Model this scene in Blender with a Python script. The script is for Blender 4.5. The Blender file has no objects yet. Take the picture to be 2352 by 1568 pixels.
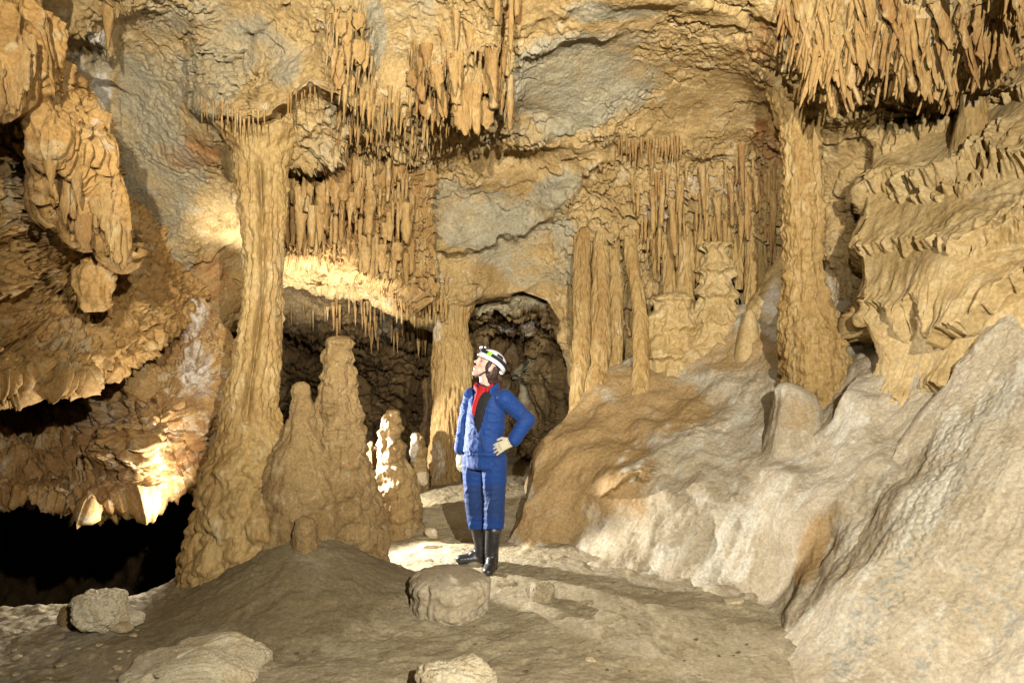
import bpy, math, random
import numpy as np
from mathutils import Vector

S = bpy.context.scene
COL = S.collection
W, H, F, CZ = 2352.0, 1568.0, 1568.0, 1.76      # photo measured in a 2352 x 1568 frame, 24 mm lens

# ------------------------------------------------------------------ camera, world, lights, exposure
cam_d = bpy.data.cameras.new('camera'); cam = bpy.data.objects.new('camera', cam_d); COL.objects.link(cam)
cam.location = (0, 0, CZ); cam.rotation_euler = (math.radians(90), 0, 0)
cam_d.sensor_width = 36; cam_d.lens = 24; cam_d.clip_start = 0.05; cam_d.clip_end = 500
S.camera = cam
wd = bpy.data.worlds.new('World'); S.world = wd; wd.use_nodes = True
bg = wd.node_tree.nodes['Background']
bg.inputs['Color'].default_value = (0.9, 0.75, 0.5, 1); bg.inputs['Strength'].default_value = 0.0012
S.view_settings.view_transform = 'Standard'; S.view_settings.look = 'None'
S.view_settings.exposure = 0.0; S.view_settings.gamma = 1.0
S.cycles.use_denoising = True
S.cycles.max_bounces = 4; S.cycles.diffuse_bounces = 1; S.cycles.glossy_bounces = 2
S.cycles.sample_clamp_indirect = 4

def flash(name, loc, aim, power, angle, blend, size, col):
    l = bpy.data.lights.new(name, 'SPOT'); o = bpy.data.objects.new(name, l); COL.objects.link(o)
    o.location = loc
    o.rotation_euler = (Vector(aim) - Vector(loc)).to_track_quat('-Z', 'Y').to_euler()
    l.energy = power; l.spot_size = math.radians(angle); l.spot_blend = blend
    l.shadow_soft_size = size; l.color = col
    return o
# two flash guns either side of the tripod, one burst hidden behind the tall column
flash('flash_left', (-0.5, -0.9, 3.1), (-0.5, 7.0, 4.2), 2600, 70, 0.7, 0.035, (1, 0.95, 0.84))
flash('flash_right', (1.15, -0.9, 2.95), (1.9, 6.0, 1.35), 2600, 114, 0.85, 0.035, (1, 0.955, 0.86))
flash('hidden_flash_side', (-2.15, 6.38, 0.95), (0.85, 4.50, 0.45), 1300, 60, 0.25, 0.04, (1, 0.98, 0.95))
flash('hidden_flash_back', (-2.1, 6.15, 0.85), (-0.6, 6.95, 0.55), 520, 62, 0.4, 0.04, (1, 0.98, 0.94))
flash('hidden_flash_left', (-2.48, 5.45, 0.40), (-3.3, 4.95, 0.7), 160, 170, 0.5, 0.12, (1, 0.97, 0.9))
flash('hidden_flash_up', (-2.15, 6.0, 0.9), (-2.25, 7.7, 2.75), 1300, 72, 1.0, 0.04, (1, 0.98, 0.94))

# ------------------------------------------------------------------ noise
rs = np.random.RandomState(7)
PERM = rs.permutation(4096).astype(np.int32)
GR = rs.normal(size=(4096, 3)).astype(np.float32); GR /= np.linalg.norm(GR, axis=1)[:, None]
RJ = rs.rand(4096, 3).astype(np.float32)
def hsh(i, j, k):
    return PERM[(PERM[(PERM[i & 4095] + j) & 4095] + k) & 4095]
def perlin(p):
    p = p.astype(np.float32); i = np.floor(p).astype(np.int32); f = p - i
    u = f * f * f * (f * (f * 6 - 15) + 10)
    out = 0
    for a in (0, 1):
        wa = u[:, 0] if a else 1 - u[:, 0]
        for b in (0, 1):
            wb = wa * (u[:, 1] if b else 1 - u[:, 1])
            for c in (0, 1):
                wc = wb * (u[:, 2] if c else 1 - u[:, 2])
                g = GR[hsh(i[:, 0] + a, i[:, 1] + b, i[:, 2] + c)]
                out = out + wc * (g[:, 0] * (f[:, 0] - a) + g[:, 1] * (f[:, 1] - b) + g[:, 2] * (f[:, 2] - c))
    return out * 1.5
def fbm(p, o=4, g=0.5, l=2.03):
    a, s = 1.0, 0
    p = p.copy()
    for k in range(o):
        s = s + a * perlin(p + 17.3 * k); a *= g; p = p * l
    return s
def ridged(p, o=3, g=0.5):
    a, s = 1.0, 0
    p = p.copy()
    for k in range(o):
        s = s + a * (1 - 2 * np.abs(perlin(p + 31.7 * k))); a *= g; p = p * 2.07
    return s
def cells(p):
    b = np.floor(p - 0.5).astype(np.int32)
    f1 = np.full(len(p), 9., np.float32); f2 = f1.copy(); idd = np.zeros(len(p), np.int32)
    for a in (0, 1):
        for c in (0, 1):
            for e in (0, 1):
                i, j, k = b[:, 0] + a, b[:, 1] + c, b[:, 2] + e
                h = hsh(i, j, k); r = RJ[h]
                q = np.stack([i, j, k], 1) + 0.2 + 0.6 * r
                d = np.sqrt(((p - q) ** 2).sum(1)).astype(np.float32)
                m = d < f1
                f2 = np.where(m, f1, np.minimum(f2, d)); idd = np.where(m, h, idd); f1 = np.where(m, d, f1)
    return f1, f2, idd
def ss(a, b, x):
    t = np.clip((x - a) / (b - a), 0, 1); return t * t * (3 - 2 * t)
def P(px, py, D):
    return np.stack([(px - W / 2) / F * D, D + 0 * px, CZ - (py - H / 2) / F * D], -1)
def interp(pts):
    a = np.array(sorted(pts), float)
    return lambda x: np.interp(x, a[:, 0], a[:, 1])
def tps(ctrl):
    c = np.array(ctrl, float); q = c[:, :2] / 500.; n = len(c)
    def phi(r2): return 0.5 * r2 * np.log(r2 + 1e-9)
    r2 = ((q[:, None] - q[None]) ** 2).sum(-1)
    A = np.zeros((n + 3, n + 3)); A[:n, :n] = phi(r2) + np.eye(n) * 0.003
    A[:n, n] = 1; A[:n, n + 1:] = q; A[n, :n] = 1; A[n + 1:, :n] = q.T
    w = np.linalg.solve(A, np.concatenate([c[:, 2], [0, 0, 0]]))
    def ev(x, y):
        x, y = x / 500., y / 500.
        s = w[n] + w[n + 1] * x + w[n + 2] * y
        for k in range(n):
            s = s + w[k] * phi((x - q[k, 0]) ** 2 + (y - q[k, 1]) ** 2)
        return s
    return ev

# ------------------------------------------------------------------ object helpers
def tag(o, label=None, cat=None, group=None, kind=None):
    if label: o['label'] = label
    if cat: o['category'] = cat
    if group: o['group'] = group
    if kind: o['kind'] = kind
    return o
def raw_mesh(name, v, f, attrs=None, smooth=True):
    """v (n,3), f (m,k) with one k"""
    me = bpy.data.meshes.new(name); n, (m, k) = len(v), f.shape
    me.vertices.add(n); me.vertices.foreach_set('co', np.ascontiguousarray(v, np.float32).ravel())
    me.loops.add(m * k); me.loops.foreach_set('vertex_index', np.ascontiguousarray(f, np.int32).ravel())
    me.polygons.add(m); me.polygons.foreach_set('loop_start', np.arange(0, m * k, k, dtype=np.int32))
    me.update(calc_edges=True)
    me.polygons.foreach_set('use_smooth', np.full(m, smooth))
    for nm, a in (attrs or {}).items():
        at = me.attributes.new(nm, 'FLOAT', 'POINT'); at.data.foreach_set('value', np.ascontiguousarray(a, np.float32))
    return me
def link(name, me, mat, parent=None):
    o = bpy.data.objects.new(name, me); COL.objects.link(o)
    if mat is not None:
        me.materials.clear(); me.materials.append(mat)
    if parent is not None: o.parent = parent
    return o
def grid_faces(nr, nc, wrap=False):
    i = np.arange(nr - 1)[:, None]; j = np.arange(nc if wrap else nc - 1)[None]
    a = i * nc + j; b = i * nc + (j + 1) % nc
    return np.stack([a, b, b + nc, a + nc], -1).reshape(-1, 4)
def grid_normals(g, wrap=False):
    du = (np.roll(g, -1, 1) - np.roll(g, 1, 1)) if wrap else np.gradient(g, axis=1)
    dv = np.gradient(g, axis=0)
    n = np.cross(du, dv); n /= np.linalg.norm(n, axis=-1, keepdims=True) + 1e-9
    return n
def empty(name, loc=(0, 0, 0)):
    o = bpy.data.objects.new(name, None); COL.objects.link(o); o.location = loc; o.empty_display_size = 0.1
    return o

# ------------------------------------------------------------------ materials
def rock(name, c1, c2, c3, grey=(0.275, 0.252, 0.175), white=(0.62, 0.56, 0.47), rust_brown_lit=(0.34, 0.15, 0.045),
         scale=1.0, rough=0.75, bump=0.35, zstretch=1.0, attr=True, fleck=0.25, spec=0.3):
    m = bpy.data.materials.new(name); m.use_nodes = True
    nt = m.node_tree; N = nt.nodes; L = nt.links
    b = N['Principled BSDF']; b.inputs['Roughness'].default_value = rough
    b.inputs['Specular IOR Level'].default_value = spec
    geo = N.new('ShaderNodeNewGeometry')
    mp = N.new('ShaderNodeMapping'); mp.inputs['Scale'].default_value = (scale, scale, scale * zstretch)
    L.new(geo.outputs['Position'], mp.inputs['Vector'])
    def noise(sc, det=6, ro=0.6, dist=0.0):
        n = N.new('ShaderNodeTexNoise'); n.inputs['Scale'].default_value = sc; n.inputs['Detail'].default_value = det
        n.inputs['Roughness'].default_value = ro; n.inputs['Distortion'].default_value = dist
        L.new(mp.outputs['Vector'], n.inputs['Vector']); return n.outputs['Fac']
    def ramp(src, a, b_):
        r = N.new('ShaderNodeMapRange'); r.interpolation_type = 'SMOOTHSTEP'
        r.inputs['From Min'].default_value = a; r.inputs['From Max'].default_value = b_
        L.new(src, r.inputs['Value']); return r.outputs['Result']
    def mixc(f, a, b_):
        x = N.new('ShaderNodeMix'); x.data_type = 'RGBA'
        if hasattr(f, 'links'): L.new(f, x.inputs[0])
        else: x.inputs[0].default_value = f
        for s, i in ((a, 6), (b_, 7)):
            if hasattr(s, 'links'): L.new(s, x.inputs[i])
            else: x.inputs[i].default_value = (*s, 1)
        return x.outputs[2]
    def mul(a, k):
        x = N.new('ShaderNodeMath'); x.operation = 'MULTIPLY'; L.new(a, x.inputs[0])
        if hasattr(k, 'links'): L.new(k, x.inputs[1])
        else: x.inputs[1].default_value = k
        return x.outputs[0]
    c = mixc(ramp(noise(1.7, 8, 0.62, 0.4), 0.38, 0.62), c1, c2)
    c = mixc(mul(ramp(noise(5.5, 8, 0.65, 0.6), 0.52, 0.68), 0.75), c, c3)
    if attr:
        def at(n_):
            a = N.new('ShaderNodeAttribute'); a.attribute_name = n_; return a.outputs['Fac']
        def worn(src, sc, sharp=0.16):
            ad = N.new('ShaderNodeMath'); ad.operation = 'ADD'; L.new(src, ad.inputs[0])
            L.new(noise(sc, 8, 0.68, 0.3), ad.inputs[1]); return ramp(ad.outputs[0], 0.98 - sharp, 0.98 + sharp)
        c = mixc(worn(at('rust_brown_lit'), 4.1, 0.25), c, rust_brown_lit)
        c = mixc(mul(worn(at('grey'), 2.4, 0.24), 0.85), c, mixc(ramp(noise(7, 6), 0.35, 0.65), grey, tuple(g * 1.3 for g in grey)))
        c = mixc(mul(worn(at('white'), 6.0, 0.2), 0.85), c, white)
    # mineral flecks and dirt stains
    c = mixc(mul(ramp(noise(21, 5, 0.7), 0.60, 0.72), fleck), c, white)
    c = mixc(mul(ramp(noise(13, 7, 0.7, 0.5), 0.57, 0.70), 0.45), c, tuple(0.38 * k for k in c2))
    hv = N.new('ShaderNodeHueSaturation'); L.new(c, hv.inputs['Color'])
    vr = N.new('ShaderNodeMapRange'); vr.inputs['From Min'].default_value = 0.25; vr.inputs['From Max'].default_value = 0.75
    vr.inputs['To Min'].default_value = 0.60; vr.inputs['To Max'].default_value = 1.36
    L.new(noise(34, 5, 0.7), vr.inputs['Value']); L.new(vr.outputs[0], hv.inputs['Value'])
    L.new(hv.outputs[0], b.inputs['Base Color'])
    # surface grain
    bp = N.new('ShaderNodeBump'); bp.inputs['Strength'].default_value = bump; bp.inputs['Distance'].default_value = 0.03
    mg = N.new('ShaderNodeTexNoise'); mg.inputs['Scale'].default_value = 26; mg.inputs['Detail'].default_value = 9
    mg.inputs['Roughness'].default_value = 0.68
    L.new(mp.outputs['Vector'], mg.inputs['Vector'])
    L.new(mg.outputs['Fac'], bp.inputs['Height']); L.new(bp.outputs['Normal'], b.inputs['Normal'])
    return m

OCH1, OCH2, OCH3 = (0.455, 0.308, 0.128), (0.35, 0.215, 0.074), (0.53, 0.42, 0.235)
M_ceil = rock('ceiling_rock', OCH1, (0.34, 0.22, 0.082), (0.53, 0.42, 0.245), scale=1.1, bump=1.0)
M_left = rock('orange_rock', (0.43, 0.25, 0.08), (0.32, 0.175, 0.05), (0.44, 0.33, 0.17), scale=1.1, bump=0.55)
M_coral = rock('coral_rock', (0.40, 0.24, 0.085), (0.27, 0.14, 0.045), (0.55, 0.45, 0.30), scale=1.4, bump=0.6, fleck=0.6)
M_deep = rock('deep_rock', (0.13, 0.078, 0.028), (0.075, 0.044, 0.016), (0.17, 0.115, 0.052), rust_brown_lit=(0.30, 0.205, 0.09), scale=1.2, bump=0.5, zstretch=0.5)  # base darkened to put the chambers' shade into the colour, browner tone for lit rock
M_flow = rock('flowstone', (0.42, 0.30, 0.135), (0.35, 0.235, 0.092), (0.47, 0.36, 0.19), scale=1.2, bump=0.25, fleck=0.12)
M_slope = rock('slope_flowstone', (0.365, 0.302, 0.205), (0.305, 0.243, 0.150), (0.415, 0.36, 0.262), scale=1.3, bump=0.32, fleck=0.08,
               grey=(0.225, 0.205, 0.155), white=(0.43, 0.385, 0.29), rust_brown_lit=(0.28, 0.178, 0.072))
M_col = rock('column_calcite', (0.36, 0.235, 0.085), (0.28, 0.165, 0.052), (0.42, 0.31, 0.15), scale=1.5, bump=0.6, zstretch=0.3, rough=0.6)
M_stag = rock('stalagmite_calcite', (0.27, 0.175, 0.068), (0.20, 0.12, 0.042), (0.36, 0.26, 0.125), scale=1.8, bump=0.8, fleck=0.3, rough=0.6)
M_drip = rock('stalactite_calcite', (0.35, 0.215, 0.075), (0.26, 0.14, 0.042), (0.44, 0.32, 0.155), scale=1.8, bump=0.6, zstretch=0.35, attr=False)
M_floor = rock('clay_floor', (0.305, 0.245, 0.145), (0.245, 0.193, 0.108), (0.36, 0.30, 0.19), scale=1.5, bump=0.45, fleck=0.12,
               white=(0.42, 0.38, 0.31), rust_brown_lit=(0.15, 0.112, 0.054), rough=0.85)
M_stone = rock('loose_stone', (0.47, 0.37, 0.22), (0.38, 0.28, 0.15), (0.58, 0.50, 0.36), scale=2.5, bump=0.5, attr=False, fleck=0.4)

M_pale = rock('pale_stone', (0.60, 0.51, 0.33), (0.52, 0.41, 0.24), (0.68, 0.61, 0.46), scale=3.0, bump=0.7, attr=False, fleck=0.5)
# ------------------------------------------------------------------ sheets of rock
CACHE = {}
def blobs(lst, PX, PY, pos, seed=0.):
    """patches of another mineral, or of light put into the colour: (px, py, rx, ry, strength[, angle]) with ragged outline"""
    r = np.zeros(PX.shape)
    if not lst: return r.ravel()
    wx = fbm(pos * 1.9 + seed, 3).reshape(PX.shape) * 0.38
    for b in lst:
        x, y, rx, ry, st = b[:5]; a = math.radians(b[5]) if len(b) > 5 else 0
        dx, dy = PX - x, PY - y
        ex = (dx * math.cos(a) + dy * math.sin(a)) / rx; ey = (-dx * math.sin(a) + dy * math.cos(a)) / ry
        r = np.maximum(r, st * ss(1.25, 0.55, np.sqrt(ex * ex + ey * ey) + wx))
    return r.ravel()
def seg_dist(PX, PY, line):
    best = np.full(PX.shape, 1e9); sy = np.zeros(PX.shape)
    for (x0, y0), (x1, y1) in zip(line[:-1], line[1:]):
        vx, vy = x1 - x0, y1 - y0; L2 = vx * vx + vy * vy
        t = np.clip(((PX - x0) * vx + (PY - y0) * vy) / L2, 0, 1)
        dx, dy = PX - x0 - t * vx, PY - y0 - t * vy; d = np.hypot(dx, dy)
        s = np.sign(vx * dy - vy * dx)            # + below a line drawn left to right
        m = d < best; best = np.where(m, d, best); sy = np.where(m, s, sy)
    return best * sy
def streaks(p, d, across=11., along=1.6):
    d = np.array(d, np.float32); d /= np.linalg.norm(d); t = p @ d
    q = (p - t[:, None] * d) * across + t[:, None] * d * along
    return fbm(q + 0.2 * fbm(p * 2, 2)[:, None], 3)
def sheet(name, mat, along, across, n, ctrl, disp, ledges=(), bumps=(), attrs=None, axis='x', curl=(0, 0, 0), warp=0.0, kind='structure', knee=None):
    """axis 'x': along = (px0, px1), across = (top(px), bottom(px)); curl at the bottom edge.
       axis 'y': along = (py0, py1), across = (left(py), right(py)); curl at the left edge."""
    na, nb = n
    a = np.linspace(along[0], along[1], na); t = np.linspace(0, 1, nb)
    ct, cpx, cD = curl
    if axis == 'x':
        A, T = np.meshgrid(a, t)
        tm = np.clip(T / (1 - ct), 0, 1); tc = np.clip((T - (1 - ct)) / max(ct, 1e-6), 0, 1) * (ct > 0)
        lo, hi = across[0](A), across[1](A)
        PX = A; PY = lo + (hi - lo) * tm
        if knee: PY = np.where(tm < knee[1], lo + (knee[0] - lo) * tm / knee[1], knee[0] + (hi - knee[0]) * (tm - knee[1]) / (1 - knee[1]))
        D = tps(ctrl)(PX, PY)
        PYm = PY.copy(); PY = PY + cpx * (np.sin(tc * math.pi / 2) * 0.35 - tc ** 2); D0 = D
    else:
        T, A = np.meshgrid(t, a)
        tm = np.clip((T - ct) / (1 - ct), 0, 1); tc = np.clip((ct - T) / max(ct, 1e-6), 0, 1) * (ct > 0)
        lo, hi = across[0](A), across[1](A)
        PX = lo + (hi - lo) * tm; PY = A
        D = tps(ctrl)(PX, PY)
        PYm = PY; PXm = PX.copy(); PX = PX + cpx * (tc ** 2 - 0.35 * np.sin(tc * math.pi / 2))
    Dn = D + cD * (1 - np.cos(tc * math.pi / 2))          # relief grows square to the plain surface
    for (x, y, rx, ry, dd, *ang) in bumps:
        an = math.radians(ang[0]) if ang else 0
        dx, dy = PX - x, PY - y
        ex = (dx * math.cos(an) + dy * math.sin(an)) / rx; ey = (-dx * math.sin(an) + dy * math.cos(an)) / ry
        D = D - dd * np.exp(-(ex * ex + ey * ey))
    if ledges:
        p0 = P(PX, PY, D).reshape(-1, 3)
        wig = (fbm(p0 * 2.2 + 5, 4) * 28).reshape(PX.shape); wig2 = (fbm(p0 * 8 + 9, 3) * 9).reshape(PX.shape)
        for (line, amp, up, dn) in ledges:
            sd = seg_dist(PX, PYm, line) + wig + wig2
            x0, x1 = line[0][0], line[-1][0]; mm = ss(min(x0, x1) - 25, min(x0, x1) + 25, PX) * ss(max(x0, x1) + 25, max(x0, x1) - 25, PX)
            prof = np.where(sd < 0, np.exp(sd / up), np.exp(-(sd / dn) ** 2))
            D = D - amp * prof * mm
    D = D + cD * (1 - np.cos(tc * math.pi / 2)) 
    g = P(PX, PY, D)
    nrm = grid_normals(P(PX, PY, Dn)); cv = np.array([0, 0, CZ]) - g
    sg = np.sign((nrm * cv).sum(-1).mean()); nrm = nrm * sg
    pos = g.reshape(-1, 3).astype(np.float32)
    h = disp(pos, PX.ravel(), PY.ravel())
    v = pos + nrm.reshape(-1, 3) * h[:, None]
    at = {}
    for k in ('grey', 'white', 'rust_brown_lit'):
        at[k] = blobs((attrs or {}).get(k, []), PX, PY, pos, {'grey': 3., 'white': 11., 'rust_brown_lit': 23.}[k])
    if mat is M_slope:                                   # flow lines of paler and darker calcite, speckled pits
        fl_ = streaks(pos, (-0.58, -0.35, -0.73), 7, 0.7); at['white'] = at['white'] * (0.75 + 0.7 * ss(-.2, .5, fl_)) + 0.25 * ss(.1, .6, fl_)
        at['grey'] = at['grey'] * (0.55 + 0.9 * ss(-.1, .3, fbm(pos * 24, 2))) + 0.22 * ss(.1, .6, -fl_)
    f = grid_faces(*PX.shape)
    if sg < 0: f = f[:, ::-1]
    me = raw_mesh(name, v, f, at)
    o = link(name, me, mat); tag(o, kind=kind)
    k = v.reshape(*PX.shape, 3)[::3, ::3].reshape(-1, 3)
    CACHE[o.name] = (W / 2 + k[:, 0] / k[:, 1] * F, H / 2 - (k[:, 2] - CZ) / k[:, 1] * F, k)
    return o
def on(names, px, py):
    """front-most rock surface seen at a point of the photo -> world point"""
    best = None
    for nme in names:
        X, Y, k = CACHE[nme]; d = (X - px) ** 2 + (Y - py) ** 2
        idx = np.where(d < 14 ** 2)[0]
        if len(idx) == 0: idx = [int(d.argmin())]
        i = min(idx, key=lambda q: k[q, 1])
        if d[i] < 60 ** 2 and (best is None or k[i, 1] < best[1]): best = k[i]
    return best

def strata(p, direction, k, warp, sharp=0.75):
    q = (p @ np.array(direction, np.float32)) * k + warp
    f = q - np.floor(q)
    return np.where(f < sharp, f / sharp, (1 - f) / (1 - sharp))
def hackly(p, s=1.0, a=1.0):
    """broken limestone: soft swells, small stepped ledges, chipped facets and grain"""
    big = fbm(p * 0.9, 3) * 0.17
    w = fbm(p * 2.4 + 40, 4)
    st = strata(p, (0.35, 0.25, 1.0), 3.0, 1.9 * w + 0.8 * fbm(p * 7 + 3, 3))
    st2 = strata(p, (-0.5, 0.3, 1.0), 6.5, 1.6 * w + 1.1 * fbm(p * 9 + 13, 3), 0.8)
    f1, f2, idd = cells(p * np.array([9, 9, 12], np.float32) * s + 0.9 * w[:, None])
    facet = (RJ[idd, 0] - 0.5) * 0.035 * ss(0.0, 0.3, f2 - f1)
    msk = ss(-0.3, 0.4, fbm(p * 1.3 + 77, 3)); msk2 = ss(-0.1, 0.5, fbm(p * 1.9 + 7, 3))
    fine = ridged(p * 13 * s + 9, 4) * 0.012
    tiny = ridged(p * 30 * s + 4, 2) * 0.005
    ck = cracks(p, 1.5, 0.03) * 0.07 + cracks(p, 3.6, 0.045, 8.) * 0.04
    return a * (big + st * 0.05 * msk + st2 * 0.034 * msk2 + facet * (0.25 + 0.75 * msk) + (fine + tiny) * (0.4 + 0.9 * msk) - ck)
def cracks(p, s=1.6, wd=0.035, seed=0.):
    q = p * np.array([s, s, s * 1.7], np.float32); q[:, 2] += 0.45 * p[:, 0] * s
    n = perlin(q + 0.35 * fbm(p * 4 + seed, 3)[:, None] + seed)
    return ss(wd, 0.0, np.abs(n)) * ss(-0.1, 0.3, fbm(p * 1.1 + 5 + seed, 2))
def fringe(p, k, fx, amt, seed=0.):
    fr = fbm(p * np.array([fx, fx, fx * .12], np.float32) + 0.5 * fbm(p * 5, 2)[:, None] + seed, 3)
    q = p[:, 2] * k + 1.0 * fbm(p * 2.3 + 51 + seed, 3) + amt * fr; f = 1 - (q - np.floor(q))
    return np.where(f < .88, (f / .88) ** 1.6, 1 - ((f - .88) / .12) ** .7)
def flutes(p, s=9., o=2, zs=0.09):
    q = p * np.array([s, s, s * zs], np.float32) + 0.25 * fbm(p * 3, 2)[:, None]
    return ridged(q, o)

# ---- ceiling and back wall
bot = interp([(-300, 900), (250, 850), (480, 800), (545, 690), (650, 655), (750, 650), (850, 672), (930, 712), (1000, 735), (1040, 700),
              (1080, 672), (1200, 668), (1255, 690), (1290, 745), (1312, 820), (1326, 980), (1420, 1040), (1700, 1030), (1980, 1010), (2650, 1000)])
CE = [(-300, -300, 3.2), (300, -300, 4.0), (1176, -350, 3.9), (1800, -350, 3.6), (2600, -350, 2.8), (0, 0, 4.6), (300, 0, 5.3), (600, 0, 5.3),
      (900, 0, 5.3), (1176, 0, 5.3), (1500, 0, 5.4), (1900, 0, 5.1), (2352, 0, 4.4), (300, 250, 6.2), (600, 215, 5.6), (900, 250, 6.2), (1150, 250, 6.4),
      (1500, 250, 6.8), (1800, 250, 6.6), (2100, 250, 6.2), (2400, 250, 5.6), (350, 500, 6.8), (540, 440, 6.6), (600, 325, 5.8), (690, 325, 5.95), (620, 450, 6.7), (700, 430, 6.9), (900, 450, 7.5), (1150, 450, 7.7),
      (1385, 470, 7.65), (1560, 430, 7.65), (1830, 235, 6.15), (1730, 430, 7.5), (1700, 450, 7.7), (1960, 450, 6.4), (450, 650, 7.2), (600, 620, 7.8), (700, 600, 8.1), (900, 640, 8.2), (1000, 655, 7.85), (1040, 650, 7.75), (1090, 650, 7.95), (1180, 650, 8.2), (1300, 640, 8.1), (1450, 650, 8.0),
      (1750, 650, 7.8), (1955, 650, 6.45), (1350, 900, 8.0), (1700, 900, 7.9), (1965, 800, 6.4), (2000, 900, 6.4), (2500, 600, 6.5), (-200, 600, 6.0), (250, 800, 7.6)]
def plates(p):
    """bedded limestone: broad planes, diagonal cracks with small steps, rough patches between"""
    d = np.array([0.93, 0.1, 0.36], np.float32); d /= np.linalg.norm(d); t = (p @ d)[:, None] * d; w = fbm(p * 2.4 + 40, 4)
    q = (p - t) * 2.0 + t * 0.5 + 0.30 * fbm(p * 3.5, 3)[:, None]
    n = perlin(q); ck = ss(.035, 0, np.abs(n)) * ss(-.15, .25, fbm(p * 1.2 + 5, 2))
    step = np.tanh(n * 22) * 0.035
    rough = ss(-0.05, 0.45, fbm(p * 1.5 + 77, 3))
    st = strata(p, (0.35, 0.25, 1.0), 3.4, 1.9 * w + 0.9 * fbm(p * 8 + 3, 3))
    f1, f2, idd = cells(p * np.array([11, 11, 14], np.float32) + 1.0 * w[:, None])
    fac = (RJ[idd, 0] - .5) * .03 * ss(0, .3, f2 - f1)
    return fbm(p * 0.9, 3) * 0.15 + step - ck * .07 + fbm(p * 5, 3) * 0.014 + rough * (st * 0.055 + fac + ridged(p * 13 + 9, 4) * 0.014 - cracks(p, 3.6, .045, 8.) * .04) + ridged(p * 24, 2) * 0.0035 + fbm(p * 12, 3) * 0.006
def d_ceil(p, x, y):
    h = plates(p)
    # smooth grey plates stay calm, draped zones are fluted
    calm = np.zeros(len(p))
    for (cx, cy, rx, ry) in ((1350, 190, 190, 110), (1130, 500, 170, 90), (370, 250, 110, 300), (640, 120, 90, 90), (880, 60, 90, 90), (1220, 610, 110, 60), (300, 60, 80, 60), (1620, 200, 160, 170), (450, 380, 70, 200), (1330, 560, 60, 90), (1470, 60, 110, 70), (700, 180, 60, 40), (930, 400, 80, 40), (1010, 60, 70, 60)):
        calm = np.maximum(calm, ss(1.2, 0.6, np.hypot((x - cx) / rx, (y - cy) / ry)))
    h = h * (1 - 0.7 * calm) + calm * (fbm(p * 9, 4) * 0.008 - cracks(p, 1.2, .02, 3.) * .05)
    dr = np.zeros(len(p))
    for (cx, cy, rx, ry) in ((1060, 230, 130, 130), (800, 130, 60, 130), (840, 330, 190, 120), (1560, 560, 280, 190), (2080, 130, 320, 170), (1420, 700, 130, 260), (760, 480, 160, 120), (940, 650, 90, 70)):
        dr = np.maximum(dr, ss(1.25, 0.6, np.hypot((x - cx) / rx, (y - cy) / ry)))
    fl = flutes(p, 8.5, 3, 0.14)
    fr = fbm(p * np.array([17, 17, 2.5], np.float32) + 0.4 * fbm(p * 5, 2)[:, None], 2)
    q = p[:, 2] * 3.6 + 1.1 * fbm(p * 1.9 + 51, 3) + 0.42 * fr; f = 1 - (q - np.floor(q))
    pr = np.where(f < .88, (f / .88) ** 1.6, 1 - ((f - .88) / .12) ** .7)
    return h * (1 - 0.3 * dr) + dr * (fl * 0.04 + pr * 0.13) + ss(1.2, .6, np.hypot((x - 1570) / 230, (y - 570) / 170)) * flutes(p, 6, 2, 0.06) * 0.09
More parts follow.
